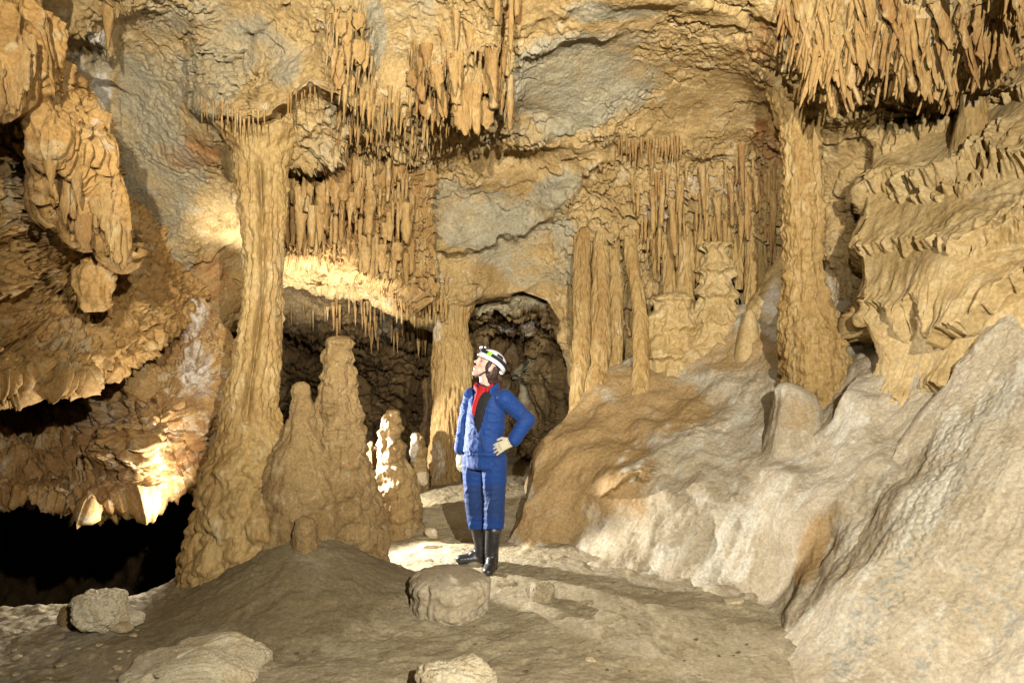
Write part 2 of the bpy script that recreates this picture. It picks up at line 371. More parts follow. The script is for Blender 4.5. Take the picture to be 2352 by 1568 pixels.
sheet('cave_ceiling', M_ceil, (-300, 2650), (lambda x: -350 + 0 * x, bot), (1400, 720), CE, d_ceil, axis='x', curl=(0.06, 120, 1.6), knee=(600, 0.76),
      ledges=[([(445, 232), (500, 255), (560, 282), (620, 270), (660, 238), (720, 205), (790, 188)], 0.34, 90, 14),
              ([(525, 396), (620, 384), (700, 372), (770, 345)], 0.42, 80, 12),
              ([(1150, 352), (1240, 336), (1330, 331), (1420, 322), (1500, 335)], 0.16, 60, 9),
              ([(985, 575), (1100, 560), (1200, 520), (1300, 455), (1400, 365)], 0.20, 80, 10),
              ([(1500, 350), (1600, 345), (1700, 380)], 0.12, 40, 9),
              ([(960, 170), (1040, 130), (1150, 90)], 0.2, 70, 14),
              ([(100, 60), (180, 75), (260, 130)], 0.12, 60, 12), ([(150, 195), (220, 190), (275, 210)], 0.10, 40, 10),
              ([(1200, 120), (1330, 95), (1440, 60)], 0.09, 60, 8), ([(1180, 75), (1260, 40), (1330, 10)], 0.09, 50, 8)],
      bumps=[(1050, 200, 110, 80, 0.35), (800, 90, 50, 120, 0.2), (2060, 120, 320, 110, 0.5), (850, 220, 120, 40, 0.25)],
      attrs={'grey': [(1330, 190, 230, 130, 0.62, -20), (1050, 470, 120, 60, .5), (960, 20, 60, 80, .5), (1180, 300, 120, 40, .45, -15), (480, 180, 90, 220, .45), (400, 620, 60, 80, .5), (1180, 560, 130, 50, .55, -20), (1300, 560, 60, 110, .5), (1350, 180, 170, 90, 0.62, -15), (1280, 105, 120, 40, 0.6, -15), (1120, 520, 150, 75, 0.6), (1240, 470, 130, 50, 0.6, -35), (370, 300, 130, 330, 0.52), (560, 110, 95, 90, 0.55), (640, 130, 70, 70, 0.55),
                      (860, 70, 35, 90, 0.6), (1220, 620, 110, 60, 0.5), (1400, 20, 120, 30, 0.6), (1300, 290, 90, 30, 0.55), (220, 150, 60, 50, 0.5), (760, 250, 60, 50, 0.4), (720, 320, 55, 45, 0.45), (1140, 460, 90, 30, 0.5), (1900, 620, 50, 120, 0.3)],
               'white': [(215, 85, 40, 25, 0.6), (230, 210, 35, 60, 0.6), (180, 130, 25, 60, 0.45), (1500, 470, 60, 60, 0.4), (1600, 420, 110, 30, 0.4), (1900, 700, 40, 110, 0.5), (1000, 640, 60, 25, 0.45), (1780, 330, 80, 50, 0.3), (2180, 60, 120, 40, 0.35), (2210, 270, 80, 30, 0.35), (940, 60, 60, 60, 0.25), (1500, 150, 200, 200, 0.22)],
               'rust_brown_lit': [(440, 350, 80, 50, 0.55), (1780, 310, 80, 60, 0.5), (1730, 420, 60, 50, 0.45), (490, 640, 60, 60, 0.45), (1180, 40, 30, 25, 0.5), (1740, 90, 60, 70, 0.4), (380, 480, 60, 60, 0.35), (1560, 420, 50, 40, .4), (900, 500, 40, 60, .3)]})

# ---- inner chambers under the arch
def d_deep(p, x, y):
    return hackly(p, 0.9, 1.1) + flutes(p, 4.5, 3, 0.16) * 0.10 * ss(690, 800, y)
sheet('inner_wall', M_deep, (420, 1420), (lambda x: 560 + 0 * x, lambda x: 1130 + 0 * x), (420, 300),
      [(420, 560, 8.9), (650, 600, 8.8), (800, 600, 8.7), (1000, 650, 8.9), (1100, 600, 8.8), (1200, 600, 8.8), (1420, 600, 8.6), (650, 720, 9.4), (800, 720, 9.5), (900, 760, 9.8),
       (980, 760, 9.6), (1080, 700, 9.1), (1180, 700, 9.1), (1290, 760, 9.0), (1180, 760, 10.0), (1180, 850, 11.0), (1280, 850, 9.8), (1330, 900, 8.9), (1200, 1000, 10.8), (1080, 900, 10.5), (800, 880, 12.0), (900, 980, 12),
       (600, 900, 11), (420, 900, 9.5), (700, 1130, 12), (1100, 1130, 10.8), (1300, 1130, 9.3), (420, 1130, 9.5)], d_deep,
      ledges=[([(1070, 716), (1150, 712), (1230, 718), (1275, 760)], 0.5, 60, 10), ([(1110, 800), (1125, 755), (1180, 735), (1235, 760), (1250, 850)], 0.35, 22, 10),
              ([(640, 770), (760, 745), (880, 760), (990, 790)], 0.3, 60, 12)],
      attrs={'grey': [(1170, 690, 110, 25, 0.55), (1230, 860, 25, 80, 0.5), (880, 740, 60, 40, 0.4)], 'white': [(1190, 745, 70, 16, 0.4)], 'rust_brown_lit': [(700, 700, 90, 40, 0.5), (1175, 695, 120, 34, 0.75), (1270, 860, 60, 160, 0.45), (1100, 800, 40, 120, .4)]})  # lighter brown on lintel and passage wall paints in the light on that rock

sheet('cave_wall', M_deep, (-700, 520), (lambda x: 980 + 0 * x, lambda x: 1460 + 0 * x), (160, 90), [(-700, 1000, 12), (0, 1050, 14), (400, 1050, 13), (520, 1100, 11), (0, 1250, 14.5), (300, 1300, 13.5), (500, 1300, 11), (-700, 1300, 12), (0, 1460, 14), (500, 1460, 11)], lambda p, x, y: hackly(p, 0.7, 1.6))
# ---- left: dark bedded wall, overhang and coral wall
def d_left(p, x, y):
    w = fbm(p * 2.1 + 4, 4)
    st = strata(p, (0.55, 0.2, 1.0), 5.5, 1.5 * w + 0.8 * fbm(p * 7 + 3, 3), 0.7)
    return hackly(p, 1.4, 0.9) + st * 0.06 - cracks(p, 2.4, .05) * .13 + fbm(p * 6, 3) * 0.03 + fringe(p, 3.0, 9, .7) * 0.05
sheet('cave_wall', M_left, (-350, 500), (lambda x: -150 + 0 * x, interp([(-350, 890), (0, 868), (40, 862), (75, 835), (110, 862), (170, 872), (215, 838), (260, 846), (330, 800), (400, 740), (500, 640)])),
      (420, 440), [(-350, -150, 3.7), (0, -150, 4.2), (300, -150, 5.6), (-350, 300, 4.3), (0, 300, 5.0), (120, 300, 5.3), (150, 500, 6.1), (220, 600, 6.5), (300, 300, 7.0), (330, 520, 6.7), (300, 700, 5.8), (400, 640, 6.9), (500, 600, 7.8), (0, 600, 4.9), (0, 750, 4.7),
                   (200, 800, 5.2), (330, 790, 5.8), (-350, 880, 4.2), (250, 0, 6.6)], d_left, curl=(0.1, 130, 1.6),
      ledges=[([(-50, 700), (60, 640), (140, 700), (250, 720)], 0.3, 60, 12), ([(-50, 560), (60, 470), (150, 520)], 0.25, 60, 12)],
      attrs={'grey': [(30, 450, 60, 130, 0.45), (150, 790, 60, 40, 0.4), (110, 560, 60, 60, 0.4)], 'white': [(300, 700, 30, 60, 0.2)], 'rust_brown_lit': [(60, 760, 120, 60, 0.35)]})
def d_coral(p, x, y):
    w = fbm(p * 3 + 8, 3)
    f1, f2, i = cells(p * 11 + 1.1 * w[:, None])
    g1, g2, j = cells(p * 21 + 0.7 * w[:, None])
    ho = ridged(p * 2.6, 3)
    return fbm(p * 1.2, 3) * 0.3 + ho * 0.09 - f1 * 0.09 + (RJ[i, 1] - .5) * 0.09 - g1 * 0.04 - cracks(p, 2.5, .06) * .08 + ridged(p * 15, 3) * 0.016
sheet('cave_wall', M_coral, (-350, 560), (interp([(-350, 600), (380, 620), (470, 690), (560, 800)]), interp([(-350, 1150), (60, 1140), (130, 1150), (210, 1170), (290, 1140), (400, 1100), (450, 1060), (500, 985), (560, 880)])),
      (420, 300), [(520, 620, 7.2), (535, 760, 6.7), (530, 860, 6.5), (490, 960, 6.2), (420, 760, 6.7), (300, 850, 6.3), (380, 900, 5.9), (250, 950, 6.1), (100, 900, 7.6), (200, 880, 7.0), (0, 900, 7.4), (0, 1000, 6.3), (250, 1080, 5.7), (100, 1100, 5.6),
                   (400, 1080, 5.9), (480, 1020, 6.1), (-350, 1100, 5.6), (-350, 800, 6.5), (0, 700, 7.5), (250, 650, 7.6), (320, 1000, 5.6)], d_coral, curl=(0.12, 90, 2.2),
      attrs={'white': [(430, 730, 70, 60, 0.5), (440, 850, 50, 80, 0.5), (300, 1040, 90, 60, 0.3), (240, 960, 110, 60, 0.35), (100, 1130, 60, 25, 0.35)], 'rust_brown_lit': [(420, 1040, 80, 50, 0.4), (300, 1120, 100, 30, 0.35), (60, 1000, 80, 60, 0.3)], 'grey': []})

# ---- right: brown and white flowstone slopes, tiered flowstone
def d_slope(p, x, y):
    h = fbm(p * 1.4, 3) * 0.10 + fbm(p * np.array([6, 6, 2.2], np.float32), 3) * 0.012
    br = ss(60, -40, (y - 1090) + (x - 1480) * 0.75 + 60)      # brown flank is smoother
    lump = cells(p * 5.0 + 0.8 * fbm(p * 3, 2)[:, None])[0]
    up = ss(1060, 900, y) * ss(1480, 1560, x)
    return h + ridged(p * 13, 3) * 0.004 - lump * 0.05 * (0.03 + up * 0.55) + streaks(p, (-0.55, -0.45, -0.7), 9, 1.5) * 0.010
sheet('flowstone_slope', M_slope, (700, 1560), (interp([(700, 1600), (780, 1500), (850, 1420), (890, 1372), (940, 1325), (1000, 1275), (1060, 1234), (1130, 1206), (1200, 1184), (1235, 1170), (1265, 1150), (1300, 1120), (1400, 1100), (1560, 1200)]),
      lambda y: 2200 + 0 * y), (560, 620),
      [(1170, 1250, 5.95), (1215, 1265, 5.72), (1350, 1292, 5.40), (1500, 1333, 5.02), (1650, 1368, 4.72), (1740, 1388, 4.56), (1280, 1244, 5.92), (1350, 1255, 5.75), (1500, 1292, 5.32), (1650, 1328, 4.98), (1740, 1350, 4.76), (1800, 1428, 4.27), (1845, 1485, 3.94), (1500, 1450, 5.0), (1700, 1500, 4.6), (1300, 1400, 5.5), (1800, 1560, 4.0),
       (1210, 1180, 5.95), (1240, 1080, 6.35), (1330, 940, 7.0), (1450, 850, 7.3), (1600, 760, 7.3), (1720, 740, 7.1), (1420, 1000, 6.45), (1330, 1120, 5.95), (1480, 1110, 5.75), (1600, 1000, 6.2), (1700, 900, 6.6), (1800, 880, 6.3), (1900, 930, 5.8),
       (1750, 1100, 5.45), (1620, 1200, 5.25), (1500, 1240, 5.3), (1900, 1100, 4.85), (1960, 930, 5.35), (1970, 800, 5.9), (2050, 1000, 4.85), (1950, 1250, 4.20), (2050, 1120, 4.28), (1900, 1350, 4.12), (2150, 1000, 4.34), (2260, 850, 4.45), (2300, 1000, 4.4), (2200, 1300, 4.1), (1700, 700, 7.4), (2000, 720, 6.2)],
      d_slope, axis='y', curl=(0.10, 60, 1.6),
      ledges=[([(1380, 1135), (1430, 1125), (1480, 1095), (1530, 1060)], 0.14, 50, 14), ([(1560, 960), (1620, 985), (1680, 960)], 0.08, 40, 14)],
      bumps=[(1640, 1060, 70, 150, 0.10, 20), (1800, 1090, 75, 100, 0.20), (1960, 920, 60, 60, 0.08), (2050, 1000, 45, 70, 0.08), (1880, 1230, 30, 120, -0.03, 30), (1935, 1290, 40, 90, 0.05, 25), (1345, 1060, 90, 110, 0.10), (1560, 1180, 50, 110, 0.06, 25), (1700, 1280, 60, 80, 0.06)],
      attrs={'white': [(1620, 1240, 210, 100, 0.4, -25), (1800, 1090, 100, 150, 0.38), (1700, 1000, 80, 100, 0.4), (1560, 1020, 60, 60, 0.4), (1930, 950, 90, 130, 0.42), (1940, 1300, 80, 130, 0.45, 25), (2000, 1080, 60, 90, 0.35), (1300, 1262, 80, 22, 0.4), (1450, 1060, 30, 60, 0.35)],
             'rust_brown_lit': [(1640, 960, 50, 30, 0.4), (1360, 1060, 170, 190, 0.75), (1500, 930, 150, 110, 0.7), (1280, 1190, 130, 70, 0.7), (1650, 800, 160, 70, 0.62), (1880, 1280, 40, 120, 0.6, 30)], 'grey': [(1700, 1180, 60, 120, 0.3), (1590, 850, 60, 40, 0.3), (1850, 880, 60, 40, 0.35)]})
def d_near(p, x, y):
    q = p * np.array([3, 3, 3], np.float32)
    pit = ss(-0.1, 0.5, fbm(p * 34, 2)) * blob_near(x, y)
    return fbm(p * 1.3, 3) * 0.06 + streaks(p, (-0.6, -0.25, -0.75), 5, 0.8) * 0.02 + streaks(p, (-0.6, -0.25, -0.75), 14, 1.6) * 0.005 + ridged(p * 16, 3) * 0.004 - pit * 0.006
def blob_near(x, y):
    # pitted band that runs up the slope
    t = (1568 - y) / 1568.
    return ss(1.0, 0.3, np.abs(x - (1940 + 700 * t)) / (70 + 60 * t))
sheet('flowstone_slope', M_slope, (640, 1800), (interp([(640, 2400), (735, 2305), (850, 2205), (1000, 2095), (1080, 2020), (1160, 1960), (1250, 1915), (1330, 1862), (1480, 1798), (1568, 1778), (1800, 1760)]),
      lambda y: 2800 + 0 * y), (560, 520),
      [(2305, 735, 4.24), (2205, 850, 4.46), (2095, 1000, 4.48), (1960, 1160, 4.42), (1868, 1330, 4.3), (1800, 1480, 4.06), (1780, 1568, 3.62), (2352, 735, 4.16), (2440, 640, 4.3), (2150, 1000, 4.25), (2010, 1160, 4.15), (1900, 1330, 4.05), (1850, 1480, 3.88), (1840, 1568, 3.5), (1770, 1800, 2.95), (2352, 1000, 3.85), (2352, 1300, 3.4), (2352, 1568, 2.95), (2100, 1300, 3.76), (2100, 1568, 3.2),
       (2600, 1000, 3.6), (2600, 1568, 2.65), (2600, 740, 4.0), (2800, 1300, 2.9), (2800, 1800, 2.2)], d_near, axis='y', curl=(0.05, 30, 0.8),
      attrs={'white': [(2080, 1200, 60, 200, 0.42, 40), (2250, 950, 50, 160, 0.4, 42), (1930, 1450, 50, 120, 0.35, 30), (2200, 1450, 90, 60, 0.28)],
             'grey': [(2010, 1400, 45, 190, 0.5, 35), (2170, 1130, 45, 190, 0.52, 38), (2310, 930, 40, 130, 0.5, 40), (2300, 1400, 100, 200, 0.36), (2120, 1500, 40, 90, .42, 35)], 'rust_brown_lit': []})
def d_tier(p, x, y):
    w = fbm(p * 1.6 + 2, 3); fr = fbm(p * np.array([15, 15, 3], np.float32), 2)
    q = p[:, 2] * 1.95 - 0.22 * p[:, 0] + 0.5 * w + 0.13 * fr
    f = 1 - (q - np.floor(q))                           # grows downward in each tier
    prof = np.where(f < 0.86, (f / 0.86) ** 1.8, 1 - ((f - 0.86) / 0.14) ** 0.7)
    amp = 0.06 + 0.13 * ss(-0.3, 0.4, fbm(p * 0.9 + 30, 2)) + 0.02 * ss(560, 680, y)
    fl = ridged(p * np.array([13, 13, 2.2], np.float32), 2)
    return prof * amp + fl * 0.026 * ss(0.45, 0.85, f) + fbm(p * 1.1, 2) * 0.1 + ridged(p * 12, 3) * 0.003
sheet('tiered_flowstone', M_flow, (120, 1120), (interp([(120, 2330), (230, 2200), (270, 2100), (310, 2035), (345, 2012), (420, 2005), (500, 2002), (540, 1984), (620, 1988), (680, 2003), (740, 1992), (790, 2020), (830, 2040), (900, 2045), (950, 2095), (1120, 2150)]),
      lambda y: 2750 + 0 * y), (620, 480),
      [(2420, 120, 5.1), (2250, 210, 5.75), (2120, 270, 6.0), (2030, 320, 6.1), (2000, 450, 5.85), (1990, 600, 5.6), (2000, 700, 5.5), (2040, 830, 5.2), (2150, 850, 4.85), (2352, 300, 5.0), (2352, 450, 4.7), (2352, 600, 4.4), (2352, 720, 4.25), (2200, 450, 5.0), (2200, 600, 4.7),
       (2600, 300, 4.2), (2600, 700, 3.8), (2095, 950, 4.95), (2200, 880, 4.65), (2150, 1120, 4.9), (2400, 1000, 4.6), (2750, 400, 3.8), (2750, 1000, 3.8)], d_tier, axis='y', curl=(0.10, 50, 1.6),
      attrs={'white': [(2250, 300, 100, 40, 0.25), (2030, 700, 40, 60, 0.2)], 'grey': [(2200, 420, 130, 50, 0.3)], 'rust_brown_lit': []}, kind='thing')
tag(bpy.data.objects['tiered_flowstone'], 'huge tan tiered flowstone mass with rows of dripping scalloped edges at the right', 'flowstone')

# ------------------------------------------------------------------ floor
def floor_z(X, Y):
    r = np.hypot((X + 1.48) * np.where(X < -1.48, 1.15, 1.15), (Y - 4.85) * np.where(Y > 4.85, 1.9, 1.05))
    z = 0.46 * np.clip(1 - r / 1.15, 0, 1) ** 1.25
    z = z - 3.2 * ss(4.55, 6.6, Y - 0.25 * (X + 3)) * ss(-2.45, -3.0, X)
    z = z + 0.20 * ss(6.1, 6.9, Y) * ss(9.5, 8.5, Y) * ss(-2.2, -1.3, X)
    return z
xs = np.linspace(-7, 4, 760); ys = np.concatenate([np.linspace(1.2, 7.5, 620), np.linspace(7.55, 13, 90)])
GX, GY = np.meshgrid(xs, ys)
pos = np.stack([GX, GY, 0 * GX], -1).reshape(-1, 3).astype(np.float32)
z = floor_z(GX, GY).ravel()
leftg = ss(-1.9, -2.6, pos[:, 0])
f1, f2, idd = cells(pos * 13 + 0.5 * fbm(pos * 5, 2)[:, None])
z = z + fbm(pos * 1.2, 3) * 0.03 + fbm(pos * np.array([5, 7, 1], np.float32) + 3, 4) * 0.007 + ridged(pos * 17, 3) * 0.004 + leftg * (0.5 - f1) * 0.05 * RJ[idd, 1]
beam = ss(0.55, 0.1, np.abs(pos[:, 1] - (5.6 - 0.3 * (pos[:, 0] + 1))))
z = z + beam * strata(pos, (0.25, 1.0, 0), 6.0, 1.2 * fbm(pos * 2.2, 3), 0.6) * 0.007
pf1 = cells(pos * 3.1 + 3)[0]; z = z - 0.012 * ss(0.16, 0.05, pf1) + 0.004 * ss(0.26, 0.16, pf1) * ss(0.1, 0.16, pf1)
z = z + 0.010 * ss(0.15, 0.5, fbm(pos * 4.1 + 60, 4)) - 0.012 * ss(0.2, 0.5, fbm(pos * 2.9 + 90, 3))
pos[:, 2] = z
fw = 0.34 * ss(0.5, 0.1, np.abs(pos[:, 1] - 5.4 + 0.35 * pos[:, 0])) * ss(-1.4, -0.8, pos[:, 0]) + 0.35 * leftg  # paler strip along the hidden flash beam, its light put into the colour
me = raw_mesh('cave_floor', pos, grid_faces(*GX.shape), {'grey': 0.25 * np.ones(len(pos)), 'white': fw, 'rust_brown_lit': 0.72 * ss(1.5, 0.7, np.hypot(pos[:, 0] + 1.7, (pos[:, 1] - 4.7) * 1.1)) + 0.05})
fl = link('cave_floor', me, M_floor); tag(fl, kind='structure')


# ------------------------------------------------------------------ columns and stalagmites
def turned(name, mat, prof, nt=120, step=4.0, groove=(), flute=(9., 0.1, 0.02), lump=(0, 0), rings=(0, 0), fb=0.03, sq=1.0, tiers=None, attrs=None, parent=None, base=True, ped=None):
    """calcite formation grown round an upright axis; prof rows are (py, cx, r, D) measured in the photo frame"""
    a = np.array(prof, float); a = a[np.argsort(a[:, 0])]
    py = np.arange(a[0, 0], a[-1, 0] + step, step); py[-1] = a[-1, 0]
    cx, r, D = (np.interp(py, a[:, 0], a[:, k]) for k in (1, 2, 3))
    k = np.ones(9) / 9.
    def sm(v): return np.convolve(np.pad(v, 4, mode='edge'), k, 'valid') if len(v) > 20 else v
    cx, D = sm(cx), sm(D); r2 = sm(r); r = np.where(np.arange(len(r)) < 5, r, r2)
    th = np.linspace(0, 2 * np.pi, nt, endpoint=False)
    c = P(cx, py, D); R = r / F * D
    ct, st = np.cos(th)[None], np.sin(th)[None]
    rr = np.ones((len(py), nt))
    for (ang, amp, wd_, y0, y1) in groove:
        d = np.abs((th - math.radians(ang) + np.pi) % (2 * np.pi) - np.pi)
        rr = rr - amp * np.exp(-(d / wd_) ** 2)[None] * (ss(y0 - 60, y0, py) * ss(y1 + 60, y1, py))[:, None]
    g = np.stack([c[:, 0:1] + R[:, None] * rr * ct, c[:, 1:2] + R[:, None] * rr * st * sq, np.repeat(c[:, 2:3], nt, 1)], -1)
    pos = g.reshape(-1, 3).astype(np.float32); dirv = np.stack([ct + 0 * g[..., 0], st + 0 * g[..., 0], 0 * g[..., 0]], -1).reshape(-1, 3)
    Rf = np.repeat(R, nt)
    h = fbm(pos * np.array([2.3, 2.3, 1.6], np.float32), 3) * fb + fbm(pos * np.array([14, 14, 2.2], np.float32), 3) * fb * 0.20 + fbm(pos * 22, 3) * fb * 0.07
    s, zs, am = flute
    if am: h = h + ridged(pos * np.array([s, s, s * zs], np.float32), 2) * am
    if lump[1]: 
        f1, f2, i = cells(pos * lump[0] + 0.5 * fbm(pos * 4, 2)[:, None]); h = h - (f1 ** 2 - 0.3) * lump[1] * 1.3 * np.where(lump[1] > .08, np.clip((Rf - .23) / .2, 0, 1), 1.0) + fbm(pos * 19, 3) * min(lump[1], .05) * 0.18 * np.clip((Rf - .02) / .2, .15, 1) + fbm(pos * lump[0] * 1.7, 3) * lump[1] * 0.3
    if rings[1]:
        ph = pos[:, 2] * rings[0] + fbm(pos * 3, 2) * 0.8; h = h + (1 - np.abs(((ph % 1) * 2 - 1)) ** 2 - 0.5) * rings[1]
    if tiers:
        fr = fbm(pos * np.array([16, 16, 3], np.float32), 2)
        q = pos[:, 2] * tiers[0] + 0.25 * fbm(pos * 2.2, 2) + 0.16 * fr; f = 1 - (q - np.floor(q))
        h = h + np.where(f < .85, (f / .85) ** 1.7, 1 - ((f - .85) / .15) ** .7) * tiers[1]
    h = h - np.median(h)
    h = np.clip(h, -0.55 * Rf, None) * np.clip(Rf / 0.03, 0, 1)
    v = pos + dirv * h[:, None]; v[:, 2] += (fbm(pos * 5 + 3, 2) * 0.012)
    # closing cap at the top
    v = np.concatenate([v, [[c[0, 0], c[0, 1], c[0, 2] + 0.006]]])
    f = grid_faces(len(py), nt, True)[:, ::-1]
    ti = len(v) - 1; j = np.arange(nt); cap = np.stack([j, (j + 1) % nt, (j + 1) % nt, np.full(nt, ti)], -1)
    at = {}
    pos2 = np.concatenate([pos, pos[:1]]); PXv = W / 2 + pos2[:, 0] / pos2[:, 1] * F; PYv = H / 2 - (pos2[:, 2] - CZ) / pos2[:, 1] * F
    for kk in ('grey', 'white', 'rust_brown_lit'):
        at[kk] = blobs((attrs or {}).get(kk, []), PXv, PYv, pos2.astype(np.float32), {'grey': 3., 'white': 11., 'rust_brown_lit': 23.}[kk])
    org = np.array([c[-1, 0], c[-1, 1], c[-1, 2]])
    me = tri_quad_mesh(name, v - org, f, cap, at)
    o = link(name, me, mat); o.location = org
    return o
def tri_quad_mesh(name, v, quads, cap, at):
    tris = np.stack([cap[:, 0], cap[:, 1], cap[:, 3]], -1)
    me = bpy.data.meshes.new(name); n = len(v); m = len(quads) + len(tris)
    me.vertices.add(n); me.vertices.foreach_set('co', np.ascontiguousarray(v, np.float32).ravel())
    me.loops.add(quads.size + tris.size); me.loops.foreach_set('vertex_index', np.concatenate([quads.ravel(), tris.ravel()]).astype(np.int32))
    me.polygons.add(m)
    me.polygons.foreach_set('loop_start', np.concatenate([np.arange(len(quads)) * 4, quads.size + np.arange(len(tris)) * 3]).astype(np.int32))
    me.update(calc_edges=True); me.polygons.foreach_set('use_smooth', np.full(m, True))
    for nm, a in at.items():
        t = me.attributes.new(nm, 'FLOAT', 'POINT'); t.data.foreach_set('value', np.ascontiguousarray(a, np.float32))
    return me
def D4(rows, D0, D1=None):
    n = len(rows); D1 = D0 if D1 is None else D1
    y0, y1 = rows[0][0], rows[-1][0]
    return [(y, x, r, D0 + (D1 - D0) * (y - y0) / (y1 - y0)) for (y, x, r) in rows]

o = turned('column', M_col, D4([(300, 600, 100), (345, 600, 66), (385, 600, 57), (420, 601, 57), (500, 604, 48), (560, 606, 44), (650, 606, 44), (700, 602, 46), (780, 592, 49), (850, 583, 52), (900, 575, 57), (960, 570, 63), (1000, 576, 74),
           (1050, 590, 108), (1100, 602, 128), (1150, 603, 142), (1200, 597, 148), (1300, 574, 150), (1400, 547, 158), (1460, 530, 172)], 5.75, 5.05), nt=260, step=2.5,
           groove=[(-74, 0.55, 0.17, 420, 930), (-110, 0.12, 0.1, 420, 860), (-40, 0.10, 0.08, 430, 900)], flute=(17, 0.025, 0.010), lump=(5.5, 0.081), fb=0.022,
           attrs={'white': [(540, 1310, 30, 30, 0.5), (500, 1230, 30, 50, 0.4), (620, 1150, 30, 60, 0.3)], 'grey': [(600, 1120, 70, 60, 0.3), (570, 700, 30, 200, 0.3), (640, 700, 18, 200, 0.35)], 'rust_brown_lit': [(570, 480, 20, 90, 0.35), (480, 1100, 40, 120, 0.25)]})
tag(o, 'tall double shafted ochre column that flares into the mound at the left', 'column')
o = turned('stalagmite', M_stag, D4([(878, 692, 6), (886, 692, 16), (905, 692, 20), (950, 690, 29), (985, 688, 36), (1005, 688, 45), (1030, 688, 62), (1060, 690, 80), (1120, 692, 100), (1250, 690, 120), (1320, 690, 130)], 5.1), nt=160, step=3,
           flute=(12, 0.15, 0.012), lump=(9, 0.03), fb=0.02)
tag(o, 'short pointed stalagmite between the tall column and the knobbly stalagmite', 'stalagmite')
o = turned('stalagmite', M_stag, D4([(772, 783, 16), (778, 782, 26), (790, 781, 31), (810, 780, 30), (830, 778, 35), (850, 778, 34), (880, 776, 42), (905, 775, 42), (930, 775, 50), (960, 778, 50), (1000, 783, 56), (1060, 787, 66), (1120, 792, 78), (1180, 798, 86), (1240, 804, 88),
           (1270, 805, 86), (1300, 805, 82), (1330, 804, 80)], 5.22), nt=220, step=2.5, flute=(16, 0.14, 0.012), lump=(10, 0.04), rings=(7, 0.016), fb=0.03, attrs={'rust_brown_lit': [(800, 1050, 40, 40, 0.25)], 'white': [(790, 880, 20, 60, 0.25)]})
tag(o, 'tall knobbly stalagmite with a blunt top and a wide ribbed foot', 'stalagmite')
o = turned('stalagmite', M_stag, D4([(1188, 699, 10), (1194, 700, 20), (1212, 700, 28), (1228, 699, 25), (1245, 700, 32), (1290, 700, 37), (1330, 699, 48), (1370, 699, 70)], 4.72), nt=90, step=3, flute=(14, 0.1, 0.006), lump=(12, 0.02), fb=0.015)
tag(o, 'small rounded stub stalagmite on the front of the mound', 'stalagmite')
o = turned('stalagmite', M_stag, D4([(942, 903, 8), (950, 902, 15), (975, 898, 24), (1000, 896, 25), (1030, 898, 33), (1075, 902, 38), (1095, 906, 46), (1140, 910, 51), (1190, 914, 52), (1225, 918, 58), (1260, 920, 64)], 6.3), nt=130, step=2.5, flute=(14, 0.2, 0.014), lump=(9, 0.06), fb=0.03,
           attrs={'white': [(885, 1030, 14, 90, 0.2)]})
tag(o, 'pointed stalagmite with a brightly lit left edge behind the knobbly one', 'stalagmite')
o = turned('stalagmite', M_stag, D4([(994, 955, 8), (1002, 957, 14), (1035, 960, 20), (1060, 962, 17), (1080, 963, 20), (1110, 963, 25), (1170, 965, 28)], 7.3), nt=80, step=2.5, flute=(14, 0.2, 0.008), lump=(10, 0.04), fb=0.02, attrs={'white': [(950, 1030, 14, 40, 0.5)]})
tag(o, 'small pale rounded stalagmite left of the fluted middle column', 'stalagmite')
o = turned('stalagmite', M_stag, D4([(1014, 853, 5), (1022, 852, 11), (1060, 850, 18), (1120, 850, 26), (1200, 850, 34)], 6.8), nt=70, step=3, lump=(10, 0.04), fb=0.02)
tag(o, 'orange lit stalagmite tip peeking out right of the knobbly one', 'stalagmite')
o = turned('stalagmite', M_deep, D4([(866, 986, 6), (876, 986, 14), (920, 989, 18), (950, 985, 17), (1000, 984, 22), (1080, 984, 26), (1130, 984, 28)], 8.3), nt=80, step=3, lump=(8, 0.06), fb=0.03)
tag(o, 'dark thin stalagmite in the shadow left of the fluted middle column', 'stalagmite')
o = turned('column', M_col, D4([(632, 1046, 46), (650, 1046, 46), (672, 1046, 44), (700, 1042, 44), (740, 1036, 38), (775, 1034, 38), (800, 1040, 44), (850, 1041, 46), (900, 1038, 43), (950, 1032, 39), (990, 1026, 35), (1030, 1022, 36), (1070, 1017, 38), (1100, 1013, 44), (1150, 1010, 52)], 8.15, 7.55), nt=180, step=2.5,
           flute=(24, 0.02, 0.030), rings=(7, 0.006), fb=0.03, attrs={'white': [(1005, 760, 16, 30, 0.5), (1005, 1060, 20, 60, 0.4)]})
tag(o, 'fluted column behind the person rising to the drips of the arch', 'column')
kc = 'slender columns standing side by side behind the brown slope'
o = turned('column', M_col, D4([(470, 1352, 26), (520, 1342, 23), (560, 1341, 25), (600, 1337, 19), (700, 1337, 21), (740, 1337, 19), (800, 1336, 22), (900, 1332, 19), (990, 1326, 22)], 7.95, 7.2), nt=120, step=3, flute=(22, 0.05, 0.024), fb=0.02)
tag(o, 'leftmost slender ribbed column at the left end of the brown slope', 'column', kc)
o = turned('column', M_col, D4([(440, 1386, 26), (480, 1386, 20), (560, 1380, 18), (600, 1379, 21), (650, 1379, 17), (780, 1381, 21), (800, 1381, 27), (825, 1379, 20), (880, 1372, 26), (960, 1370, 24)], 7.9, 7.1), nt=120, step=3, flute=(20, 0.05, 0.02), fb=0.02)
tag(o, 'second slender column with a small bulge above the brown slope', 'column', kc)
o = turned('column', M_col, D4([(430, 1412, 26), (520, 1410, 16), (600, 1411, 13), (700, 1415, 14), (800, 1413, 18), (930, 1406, 24)], 7.95, 7.4), nt=100, step=3, flute=(20, 0.05, 0.02), fb=0.02)
